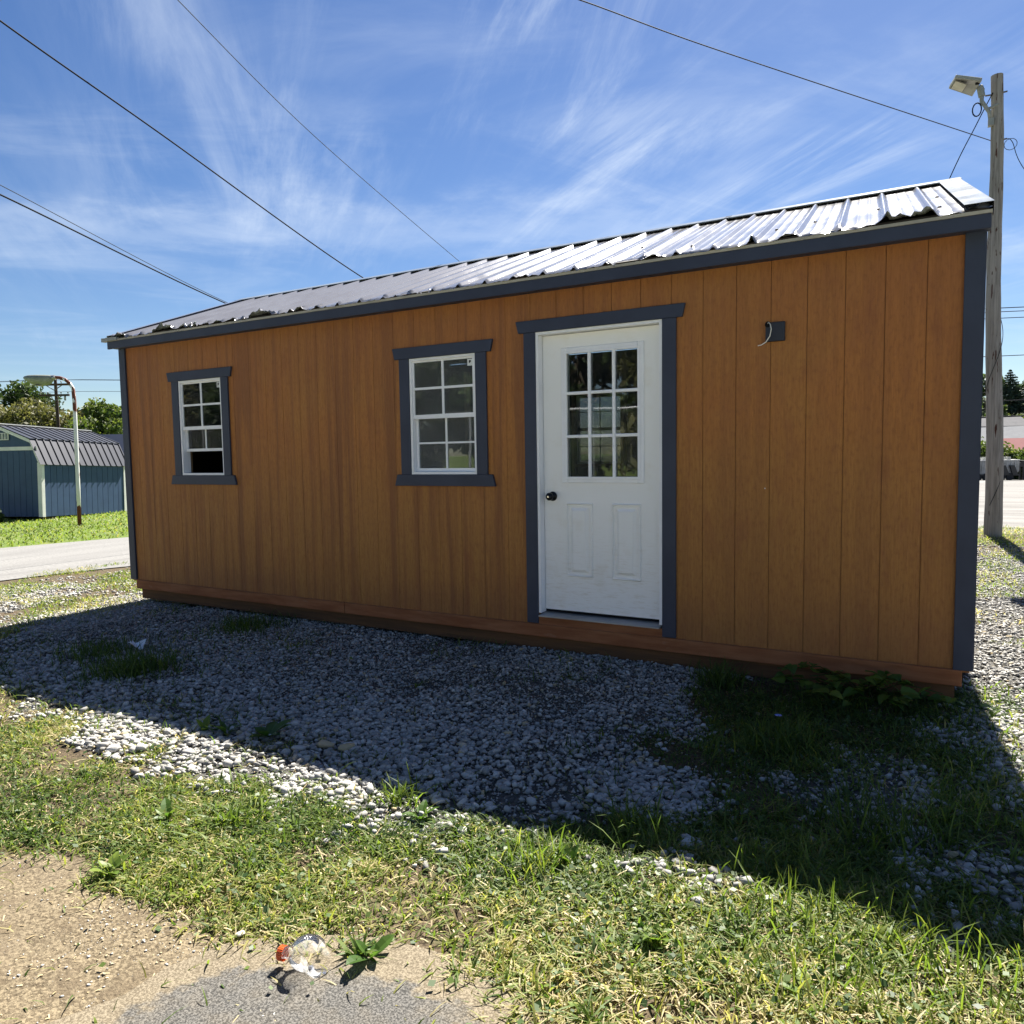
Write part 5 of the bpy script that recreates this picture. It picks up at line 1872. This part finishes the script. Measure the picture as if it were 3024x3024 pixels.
def build_gravel():
    rng = np.random.default_rng(5)
    VV, FF, TT = [], [], []
    base = 0

    def put(x, y, size, lift=0.0, pale=0.0, low=False):
        nonlocal base
        n = len(x)
        tone = np.clip(pale + rng.beta(2.2, 2.4, n) * 0.86 + (rng.random(n) < 0.07) * 0.5, 0, 1)
        z = terr(x, y) + (fbm(x, y, 9, 2) - 0.5) * 0.02 + lift
        V, F, T = stones(np.stack([x, y, z], 1), size, rng, tone, 0.25, low)
        VV.append(V)
        FF.append(F + base)
        TT.append(T)
        base += len(V)
    # coarse stone of the patch, larger towards the front rim
    x, y = scatter(84000, -6.4, 0.8, -2.75, 0.6, rng, lambda x, y: mask_gravel(x, y) ** 1.5 * np.clip(0.38 + 0.9 * fbm(x, y, 1.7, 2) - 0.28 * smooth01((y + 1.3) / 1.0), 0, 1) * (0.25 + 0.75 * smooth01((fbm(x + 50, y - 20, 2.3, 3) - 0.30) / 0.10)))
    sz = 0.011 + 0.024 * rng.random(len(x)) ** 2.0 + 0.024 * smooth01((-1.0 - y) / 1.4) * rng.random(len(x))
    small = sz < 0.020
    for k in (small, ~small):
        put(x[k], y[k], sz[k], 0.012 * rng.random(int(k.sum())), low=bool(small[k].all()))
    # chips between
    x, y = scatter(90000, -6.4, 1.2, -2.8, 0.6, rng, lambda x, y: mask_gravel(x, y) * 0.75)
    put(x, y, 0.007 + 0.012 * rng.random(len(x)), 0.006 * rng.random(len(x)), low=True)
    # thinner stone at both ends of the shed and in the shaded grass
    x, y = scatter(150000, 0.0, 4.2, -2.7, 9.0, rng, lambda x, y: np.where(x > 1.2, mask_gravel(x, y) * 0.9, mask_gravel(x, y) * 0.17))
    far = y > 0.0
    for k in (far, ~far):
        n = int(k.sum())
        put(x[k], y[k], 0.016 + 0.028 * rng.random(n) ** 1.5, 0.006 * rng.random(n), low=bool(far[k].all()))
    x, y = scatter(30000, -9.0, -5.3, -2.0, 3.5, rng, lambda x, y: mask_gravel(x, y) * 0.8)
    put(x, y, 0.024 + 0.026 * rng.random(len(x)), low=True)
    # specks on the bare sand
    x, y = scatter(34000, -2.6, 0.9, -4.2, -3.0, rng, lambda x, y: mask_sand(x, y) * (0.15 + 0.85 * smooth01((fbm(x, y, 4, 2) - 0.4) / 0.2)) * 0.7)
    put(x, y, 0.0025 + 0.011 * rng.random(len(x)) ** 4, 0.0, 0.40, True)
    o = soup('gravel', np.concatenate(VV), np.concatenate(FF), 'gravel_stone', None, {'tone': np.concatenate(TT)})
    tag(o, 'grey crushed limestone spread in front of the shed', 'gravel', kind='stuff')


build_gravel()


def rock(loc, size, tone, seed, label):
    rng = np.random.default_rng(seed)
    V, F, T = stones(np.array([[0.0, 0.0, 0.0]]), np.array([size]), rng, np.array([tone]), 0.2)
    o = soup('rock', V, F, 'gravel_stone', None, {'tone': T})
    o.location = (loc[0], loc[1], gz(*loc) + 0.012)
    b = o.modifiers.new('bevel', 'BEVEL')
    b.width = size * 0.05
    b.segments = 1
    tag(o, label, 'rock', 'larger stones')


rock((-1.26, -2.09), 0.085, 0.96, 1, 'tan rock on the shaded gravel, left one of two')
rock((-1.15, -2.06), 0.090, 0.99, 2, 'tan rock on the shaded gravel, right one of two')
rock((-0.48, -3.27), 0.040, 0.80, 3, 'pale stone on the sandy soil left of the bottle')
rock((-2.12, -2.62), 0.075, 0.82, 4, 'white stone beside the bare brown spot in the grass')
rock((-2.02, -2.55), 0.085, 0.70, 6, 'flat grey stone near the bare brown spot in the grass')
rock((-1.35, -2.18), 0.080, 0.62, 8, 'grey rock at the shadow edge in front of the tan rocks')

# ------------------------------------------------------------------ grass
def blades(x, y, z, h, w, lean, rng, tone):
    n = len(x)
    a = rng.random(n) * 6.283
    ld = np.stack([np.cos(a), np.sin(a), np.zeros(n)], 1)
    fa = a + 1.5708 + rng.normal(size=n) * 0.7
    wd = np.stack([np.cos(fa), np.sin(fa), np.zeros(n)], 1)
    P = np.stack([x, y, z], 1)
    rows = []
    for t, ww in ((0.0, 0.75), (0.38, 1.0), (0.72, 0.75), (1.0, 0.06)):
        hor = (lean * t ** 1.7 * h)[:, None] * ld
        ver = (h * (t - 0.42 * np.minimum(lean, 1.5) * t ** 2.2))[:, None] * np.array([0, 0, 1.0])
        c = P + hor + ver
        rows += [c - wd * (w * ww * 0.5)[:, None], c + wd * (w * ww * 0.5)[:, None]]
    V = np.stack(rows, 1)
    f = np.array([(0, 1, 3, 2), (2, 3, 5, 4), (4, 5, 7, 6)])
    F = f[None] + (np.arange(n) * 8)[:, None, None]
    return V.reshape(-1, 3), F.reshape(-1, 4), np.repeat(tone, 3)


def ground_z(x, y):
    return terr(x, y) + (fbm(x, y, 9, 2) - 0.5) * 0.02 - 0.004


def grass_mask(x, y):
    m = (1 - 0.985 * mask_sand(x, y)) * (1 - 0.93 * mask_gravel(x, y))
    shade = smooth01((x - 0.05) / 0.3) * smooth01((y + 2.4) / 0.3)
    m = m * (0.30 + 1.1 * smooth01((fbm(x + 3, y + 8, 2.2, 3) - 0.36) / 0.22))
    dead = np.exp(-(((x - 0.75) / 0.35) ** 2 + ((y + 3.0) / 0.16) ** 2))
    m = m * (1 - 0.6 * dead)
    brown = np.exp(-(((x + 2.22) / 0.28) ** 2 + ((y + 2.72) / 0.16) ** 2))
    m = m * (1 - 0.9 * brown)
    m = m * (1 - (np.hypot(x - 0.1, y + 4.2) < 0.0))
    return np.clip(m, 0, 1)


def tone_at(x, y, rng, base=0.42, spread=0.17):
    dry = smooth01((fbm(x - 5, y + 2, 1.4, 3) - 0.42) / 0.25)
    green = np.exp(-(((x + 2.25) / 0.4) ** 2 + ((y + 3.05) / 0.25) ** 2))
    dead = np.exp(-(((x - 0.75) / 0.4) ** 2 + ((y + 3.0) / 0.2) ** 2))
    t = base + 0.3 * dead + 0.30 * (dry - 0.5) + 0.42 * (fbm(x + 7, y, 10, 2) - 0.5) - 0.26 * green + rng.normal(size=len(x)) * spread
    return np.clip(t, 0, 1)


def near_fall(x, y, d0, d1, lo):
    d = np.hypot(x - CAMX[0], y - CAMX[1])
    return 1 - (1 - lo) * smooth01((d - d0) / (d1 - d0))


def build_grass():
    rng = np.random.default_rng(12)
    VV, FF, TT = [], [], []
    base = 0

    def put(x, y, h, w, lean, tone):
        nonlocal base
        V, F, T = blades(x, y, ground_z(x, y), h, w, lean, rng, tone)
        VV.append(V)
        FF.append(F + base)
        TT.append(T)
        base += len(V)
    # short trodden turf in the sun
    x, y = scatter(300000, -5.4, 3.4, -4.3, -1.9, rng, lambda x, y: grass_mask(x, y) * near_fall(x, y, 2.6, 6, 0.5))
    n = len(x)
    put(x, y, 0.020 + 0.045 * rng.random(n) ** 1.5, 0.0034 + 0.0040 * rng.random(n), 0.3 + 1.5 * rng.random(n), tone_at(x, y, rng, 0.46, 0.2))
    # broader bladed clumps that give the turf its lumps
    cx, cy = scatter(3000, -5.2, 3.2, -4.2, -0.2, rng, lambda x, y: grass_mask(x, y) * (mask_sand(x, y) < 0.4) * np.where((y > -2.3) & (x < 0.0), 0.1, 0.6))
    k = rng.integers(10, 34, len(cx))
    idx = np.repeat(np.arange(len(cx)), k)
    n = len(idx)
    sp = (0.012 + 0.035 * rng.random(len(cx)))[idx]
    x = cx[idx] + rng.normal(size=n) * sp
    y = cy[idx] + rng.normal(size=n) * sp
    hh = (0.035 + 0.055 * rng.random(len(cx)) ** 1.5)[idx]
    ct = np.clip(0.34 + rng.normal(size=len(cx)) * 0.14, 0.05, 0.8)[idx]
    put(x, y, hh * (0.6 + 0.6 * rng.random(n)), 0.0045 + 0.0055 * rng.random(n), 0.4 + 1.3 * rng.random(n), np.clip(ct + rng.normal(size=n) * 0.08, 0, 1))
    # taller blades along the rim of the shadow and to the right
    x, y = scatter(26000, -1.2, 2.2, -3.4, -0.05, rng, lambda x, y: grass_mask(x, y) * (0.15 + 0.85 * smooth01((x - 0.1) / 0.9)) * smooth01((fbm(x, y, 3.2, 2) - 0.40) / 0.2))
    n = len(x)
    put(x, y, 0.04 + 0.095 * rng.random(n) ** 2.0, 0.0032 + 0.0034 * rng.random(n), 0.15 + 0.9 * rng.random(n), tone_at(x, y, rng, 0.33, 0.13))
    # shaded grass before the shed, right part
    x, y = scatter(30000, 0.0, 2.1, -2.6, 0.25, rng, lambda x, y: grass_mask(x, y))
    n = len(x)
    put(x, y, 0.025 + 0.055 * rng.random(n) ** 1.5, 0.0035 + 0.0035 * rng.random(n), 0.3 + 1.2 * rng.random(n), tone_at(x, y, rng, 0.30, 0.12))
    # thin grass in the gravel ends: left strip to the lane, right strip to the pole
    x, y = scatter(60000, -9.6, -3.8, -2.6, 4.2, rng, lambda x, y: smooth01((fbm(x, y, 1.9, 3) - 0.40) / 0.2) * np.where(x > -5.6, grass_mask(x, y), 0.9))
    n = len(x)
    put(x, y, 0.025 + 0.06 * rng.random(n) ** 1.5, 0.006 + 0.005 * rng.random(n), 0.3 + 1.2 * rng.random(n), tone_at(x, y, rng, 0.60, 0.17))
    x, y = scatter(42000, 1.2, 4.8, -2.0, 11.0, rng, lambda x, y: smooth01((fbm(x, y, 1.6, 3) - 0.42 + 0.10 * smooth01((y - 5) / 3)) / 0.16))
    n = len(x)
    put(x, y, 0.025 + 0.07 * rng.random(n) ** 1.5, 0.005 + 0.006 * rng.random(n), 0.3 + 1.2 * rng.random(n), tone_at(x, y, rng, 0.62, 0.17))
    # stray blades in the gravel
    x, y = scatter(5000, -5.8, 0.2, -2.5, 0.3, rng, lambda x, y: smooth01((fbm(x + 11, y - 4, 1.6, 3) - 0.56) / 0.08))
    n = len(x)
    put(x, y, 0.03 + 0.09 * rng.random(n) ** 1.6, 0.004 + 0.003 * rng.random(n), 0.3 + 1.0 * rng.random(n), tone_at(x, y, rng, 0.25, 0.12))
    o = soup('grass', np.concatenate(VV), np.concatenate(FF), 'grass_blade', None, {'tone': np.concatenate(TT)})
    tag(o, 'short patchy sunlit and shaded grass around the gravel', 'grass', kind='stuff')
    # lawn across the lane
    VV, FF, TT, base = [], [], [], 0
    x, y = scatter(46000, -34, -12.4, -3, 16, rng, lambda x, y: smooth01((-13.75 + 0.242 * (y - 2) - x) / 0.4), 1.5)
    n = len(x)
    V, F, T = blades(x, y, terr(x, y) - 0.01, 0.05 + 0.06 * rng.random(n), 0.018 + 0.016 * rng.random(n), 0.3 + 0.9 * rng.random(n), rng, np.clip(0.46 + rng.normal(size=n) * 0.13, 0, 1))
    o = soup('lawn', V, F, 'grass_blade', None, {'tone': T})
    tag(o, 'bright mown lawn between the lane and the blue barn', 'grass', kind='stuff')
    # clover and other small leaves in the turf
    x, y = scatter(62000, -4.4, 2.1, -4.2, 0.2, rng, lambda x, y: grass_mask(x, y) * np.where((y > -2.3) & (x < 0.0), 0.1, 0.85) * (0.25 + 0.75 * smooth01((fbm(x - 8, y, 2.6, 2) - 0.40) / 0.15)))
    n = len(x)
    s = (0.006 + 0.009 * rng.random(n))[:, None]
    P = np.stack([x, y, ground_z(x, y) + 0.006 + 0.030 * rng.random(n)], 1)
    nr = rng.normal(size=(n, 3)) * 0.45 + np.array([0, 0, 1.0])
    nr /= np.linalg.norm(nr, axis=1)[:, None]
    a = np.cross(nr, rng.normal(size=(n, 3)))
    a /= np.linalg.norm(a, axis=1)[:, None]
    c = np.cross(nr, a)
    V = np.stack([P - a * s, P - a * s * 0.1 + c * s * 0.75, P + a * s, P - a * s * 0.1 - c * s * 0.75], 1).reshape(-1, 3)
    F = np.arange(4 * n).reshape(n, 4)
    o = soup('ground_cover', V, F, 'clover_leaf', None, {'tone': np.clip(0.5 + rng.normal(size=n) * 0.25, 0, 1)})
    tag(o, 'small clover leaves mixed into the grass', 'clover', kind='stuff')
    # dead straw lying about
    x, y = scatter(60000, -4.6, 2.1, -4.4, -0.1, rng, lambda x, y: np.clip(grass_mask(x, y) * 0.8 + mask_sand(x, y) * 0.05 + 0.02, 0, 1) * np.where(y > -2.25, 0.35, 1.0))
    n = len(x)
    a = rng.random(n) * 6.283
    L = (0.006 + 0.022 * rng.random(n) ** 2.0 + 0.04 * (rng.random(n) < 0.02))[:, None] * (1 - 0.55 * mask_sand(x, y))[:, None]
    d = np.stack([np.cos(a), np.sin(a), rng.normal(size=n) * 0.18], 1) * L
    sd = np.stack([-np.sin(a), np.cos(a), np.zeros(n)], 1) * (0.0011 + 0.0012 * rng.random(n))[:, None]
    bend = np.stack([np.zeros(n), np.zeros(n), 0.15 * L[:, 0]], 1)
    P = np.stack([x, y, ground_z(x, y) + 0.006 + 0.012 * rng.random(n) * (1 - mask_sand(x, y))], 1)
    V = np.stack([P - d - sd, P - d + sd, P + bend - sd, P + bend + sd, P + d - sd, P + d + sd], 1).reshape(-1, 3)
    F = (np.array([(0, 1, 3, 2), (2, 3, 5, 4)])[None] + (np.arange(n) * 6)[:, None, None]).reshape(-1, 4)
    o = soup('dead_grass', V, F, 'dry_straw', None, {'tone': np.repeat(np.clip(0.5 + rng.normal(size=n) * 0.3, 0, 1), 2)})
    tag(o, 'dry straw and dead stems lying on the turf and sand', 'dead grass', kind='stuff')


build_grass()


def tuft(loc, n, h, w, spread, tone, seed, label, lean=0.9):
    rng = np.random.default_rng(seed)
    root = tag(empty('grass_tuft', (loc[0], loc[1], gz(*loc))), label, 'grass tuft', 'tufts of taller grass')
    x = rng.normal(size=n) * spread
    y = rng.normal(size=n) * spread
    V, F, T = blades(x, y, np.full(n, -0.008), h * (0.45 + 0.6 * rng.random(n)), w * (0.7 + 0.6 * rng.random(n)), lean * (0.2 + 0.9 * rng.random(n)), rng, np.clip(tone + rng.normal(size=n) * 0.10, 0, 1))
    soup('blades', V, F, 'grass_blade', root, {'tone': T})['kind'] = 'stuff'


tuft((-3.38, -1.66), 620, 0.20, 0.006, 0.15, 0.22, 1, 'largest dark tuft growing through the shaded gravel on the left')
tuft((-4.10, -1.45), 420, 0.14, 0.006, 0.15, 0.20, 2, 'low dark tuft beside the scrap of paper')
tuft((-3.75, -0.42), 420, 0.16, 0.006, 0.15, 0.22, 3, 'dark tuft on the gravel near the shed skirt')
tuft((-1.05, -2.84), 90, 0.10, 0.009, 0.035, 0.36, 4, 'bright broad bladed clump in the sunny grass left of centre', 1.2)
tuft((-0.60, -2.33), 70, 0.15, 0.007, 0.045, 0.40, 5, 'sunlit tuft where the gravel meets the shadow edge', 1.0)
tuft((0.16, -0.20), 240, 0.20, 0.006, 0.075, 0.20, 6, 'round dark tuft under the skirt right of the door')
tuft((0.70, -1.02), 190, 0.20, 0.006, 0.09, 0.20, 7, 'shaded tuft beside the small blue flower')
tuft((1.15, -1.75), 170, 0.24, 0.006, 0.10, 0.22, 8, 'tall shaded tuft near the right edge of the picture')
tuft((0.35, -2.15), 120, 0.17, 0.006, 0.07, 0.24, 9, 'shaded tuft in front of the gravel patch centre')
tuft((-0.10, -3.17), 26, 0.09, 0.012, 0.012, 0.30, 10, 'single leafy clump on the sand right of the bottle', 1.3)
tuft((0.13, -2.52), 80, 0.16, 0.0055, 0.07, 0.46, 11, 'sunlit tuft standing up against the shadow in the centre', 0.7)
tuft((0.95, -2.36), 150, 0.14, 0.0055, 0.16, 0.44, 12, 'sunlit blades along the shadow edge on the right', 0.7)
tuft((1.35, -2.45), 130, 0.15, 0.0055, 0.12, 0.44, 13, 'sunlit blades at the far right of the shadow edge', 0.7)


# ------------------------------------------------------------------ broadleaf weeds, each leaf its own piece
def leaf_mesh(name, kind, tone):
    if kind == 'heart':
        pts = [(0.0, 0.0), (-0.12, 0.30), (0.08, 0.52), (0.45, 0.45), (0.8, 0.22), (1.05, 0.0)]
    else:
        pts = [(0.0, 0.03), (0.15, 0.08), (0.4, 0.20), (0.65, 0.22), (0.85, 0.13), (1.0, 0.0)]
    V, F = [], []
    for i, (u, w) in enumerate(pts):
        z = -0.28 * u * u + 0.1 * u
        V += [(u, -w, z + w * 0.25), (u if kind != 'heart' or i else 0.0, 0, z), (u, w, z + w * 0.25)]
    for i in range(len(pts) - 1):
        a = i * 3
        F += [(a, a + 1, a + 4, a + 3), (a + 1, a + 2, a + 5, a + 4)]
    m = bpy.data.meshes.new(name)
    m.from_pydata(V, [], F)
    at = m.attributes.new('tone', 'FLOAT', 'FACE')
    at.data.foreach_set('value', np.full(len(F), tone, np.float32))
    m.materials.append(MAT['weed_leaf'])
    return m


LEAF = {(k, t): leaf_mesh('leaf', k, t) for k in ('heart', 'lance') for t in (0.15, 0.4, 0.7, 0.95)}


def put_leaf(root, kind, tone, loc, size, yaw, pitch, roll):
    o = bpy.data.objects.new('leaf', LEAF[(kind, tone)])
    COL.objects.link(o)
    o.parent = root
    o.location = loc
    o.rotation_euler = (roll, -pitch, yaw)
    o.scale = (size, size, size)


def rosette(loc, n, size, tones, seed, label, up=0.6):
    rng = random.Random(seed)
    root = tag(empty('broadleaf_weed', (loc[0], loc[1], gz(*loc))), label, 'weed', 'broadleaf weeds')
    for i in range(n):
        a = i * 2.4 + rng.uniform(-0.3, 0.3)
        put_leaf(root, 'lance', rng.choice(tones), (0.004 * math.cos(a), 0.004 * math.sin(a), 0.004), size * rng.uniform(0.6, 1.1), a, rng.uniform(0.15, up + 0.4), rng.uniform(-0.3, 0.3))


rosette((-1.98, -2.22), 7, 0.085, (0.4, 0.7), 1, 'pale green weed lit at the edge of the shed shadow', 0.8)
rosette((-1.86, -2.18), 8, 0.10, (0.15, 0.4), 2, 'dark leaved weed in shade beside the pale green one', 0.7)
rosette((-1.62, -2.12), 12, 0.13, (0.15, 0.4), 3, 'wide flat weed in the shaded gravel near the tan rocks', 0.35)
rosette((-1.15, -3.26), 6, 0.08, (0.7, 0.95), 4, 'pale weed at the rim of the sandy soil', 0.5)
rosette((-1.30, -2.92), 6, 0.09, (0.4, 0.7), 5, 'broad leaved weed in the sunny grass on the left', 0.6)
rosette((0.22, -2.45), 12, 0.07, (0.4, 0.7), 6, 'feathery weed in the sun at the shadow edge near the centre', 0.9)
rosette((-0.44, -2.42), 9, 0.09, (0.4, 0.7), 7, 'leafy weed at the shadow corner of the gravel', 0.7)
rosette((-0.07, -3.16), 5, 0.10, (0.15, 0.4), 8, 'dark leaved weed on the sand right of the bottle', 0.9)
rosette((1.05, -2.75), 8, 0.08, (0.7, 0.95), 9, 'bright weed in the sunny grass at lower right', 0.7)
rosette((0.62, -2.72), 8, 0.07, (0.7, 0.95), 10, 'bright weed in the sunny grass right of the sand', 0.7)


def build_vine():
    rng = random.Random(5)
    root = tag(empty('vine_plant', (0.95, -0.12, gz(0.95, -0.12))), 'heart leaved vine growing out under the shed at the right', 'vine')
    b = MB()
    for i in range(20):
        a = rng.uniform(math.pi * 1.05, math.pi * 1.95)
        L = rng.uniform(0.15, 0.55)
        e = Vector((math.cos(a) * L * 1.1 + rng.uniform(-0.2, 0.15), math.sin(a) * L * 0.9 - 0.06, rng.uniform(0.07, 0.17)))
        p = [Vector((e.x * 0.1, 0.12, 0.0)), Vector((e.x * 0.5, e.y * 0.4, e.z * 1.1)), e]
        b.tube(p, 0.003, 4)
        for k in range(6):
            t = rng.uniform(0.25, 1.0)
            q = p[0].lerp(p[1], t * 2) if t < 0.5 else p[1].lerp(p[2], t * 2 - 1)
            put_leaf(root, 'heart', rng.choice((0.4, 0.4, 0.7, 0.15)), q + Vector((rng.uniform(-.03, .03), rng.uniform(-.03, .03), rng.uniform(0, .03))), rng.uniform(0.040, 0.072), rng.uniform(0, 6.28), rng.uniform(-0.4, 0.3), rng.uniform(-0.4, 0.4))
    b.build('stem', 'weed_leaf', root)


build_vine()


def build_flower():
    m_plain('petal_blue', (0.20, 0.28, 0.68), 0.6)
    root = tag(empty('chicory_flower', (0.65, -0.98, gz(0.65, -0.98))), 'small blue flower in the shaded grass right of the gravel', 'flower')
    MB().tube([(0, 0, 0), (0.005, 0.0, 0.08), (0.0, -0.01, 0.145)], 0.0016, 5).build('stem', 'weed_leaf', root)
    for k in range(12):
        a = k * math.pi / 6
        c, s = math.cos(a), math.sin(a)
        f = lambda u, v, z: (u * c - v * s, -0.01 + u * s + v * c, 0.146 + z)
        MB().add([f(0.002, 0, 0), f(0.011, -0.0032, 0.003), f(0.018, -0.002, 0.004), f(0.018, 0.002, 0.004), f(0.011, 0.0032, 0.003)], [(0, 1, 2, 3, 4)]).build('petal', 'petal_blue', root)


build_flower()

# ------------------------------------------------------------------ litter
def build_bottle():
    loc = (-0.275, -3.305)
    root = tag(empty('broken_bottle', (loc[0], loc[1], gz(*loc) + 0.012)), 'crushed clear plastic bottle top with an orange cap on the sand', 'bottle')
    ax = Vector((0.97, 0.20, 0.04)).normalized()
    s = Vector((0, 0, 1)).cross(ax).normalized()
    t = ax.cross(s)
    org = Vector((0, 0, 0.036))
    b = MB()
    prof = [(0.0, 0.0), (0.0165, 0.0), (0.0195, 0.003), (0.0195, 0.020)]
    b.lathe(prof, org, ax, 24, False)
    for k in range(24):
        w = 2 * math.pi * k / 24
        r = s * math.cos(w) + t * math.sin(w)
        b.tube([org + ax * 0.003 + r * 0.0197, org + ax * 0.019 + r * 0.0197], 0.0008, 4)
    b.build('cap', 'orange_cap', root)
    rng = random.Random(3)
    n = 36
    rings = [(0.0160, 0.012), (0.0160, 0.026), (0.0175, 0.028), (0.0175, 0.031), (0.0165, 0.034), (0.022, 0.042), (0.033, 0.054), (0.041, 0.066), (0.0455, 0.080), (0.0470, 0.094), (0.0455, 0.100), (0.0465, 0.106), (0.0470, 0.116), (0.0460, 0.122)]
    vs, fs = [], []
    for i, (r, h) in enumerate(rings):
        for k in range(n):
            w = 2 * math.pi * k / n
            f = max(0, (i - 8) / 5)
            # the cut: short at the top, a tongue left at the bottom
            up = math.sin(w)
            hh = h + f * (-0.022 * up - 0.004 * math.sin(3 * w + 1) + 0.004 * math.sin(7 * w))
            rr = r * (1 + f * 0.05 * math.sin(2 * w + 0.7) + 0.012 * math.sin(5 * w + i)) + (f * 0.010 * max(0, -up) if f > 0.5 else 0)
            c = org + Vector((0, 0, 0.013)) * min(1, h / 0.07) + ax * hh
            vs.append(c + s * (rr * math.cos(w)) + Vector((0, 0, 1)) * (rr * up))
    for i in range(len(rings) - 1):
        for k in range(n):
            fs.append((i * n + k, i * n + (k + 1) % n, (i + 1) * n + (k + 1) % n, (i + 1) * n + k))
    o = MB().add(vs, fs).build('bottle_shell', 'clear_plastic', root, smooth=True)


build_bottle()


def build_paper():
    rng = np.random.default_rng(8)
    n = 7
    g = np.linspace(-1, 1, n)
    X, Y = np.meshgrid(g, g)
    Z = 0.045 * np.abs(X * 0.8 + Y * 0.5) + rng.random((n, n)) * 0.022
    V = np.stack([X.ravel() * 0.050 + rng.normal(size=n * n) * 0.004, Y.ravel() * 0.038 + rng.normal(size=n * n) * 0.004, Z.ravel() + 0.018], 1)
    i = np.arange(n * n).reshape(n, n)
    F = np.stack([i[:-1, :-1].ravel(), i[:-1, 1:].ravel(), i[1:, 1:].ravel(), i[1:, :-1].ravel()], 1)
    o = soup('paper_scrap', V, F, 'paper_white')
    o.location = (-3.92, -1.29, gz(-3.92, -1.29) + 0.02)
    o.rotation_euler = (0.35, 0.2, 0.6)
    so = o.modifiers.new('solidify', 'SOLIDIFY')
    so.thickness = 0.0008
    tag(o, 'crumpled white paper scrap on the shaded gravel at the left', 'litter')


build_paper()
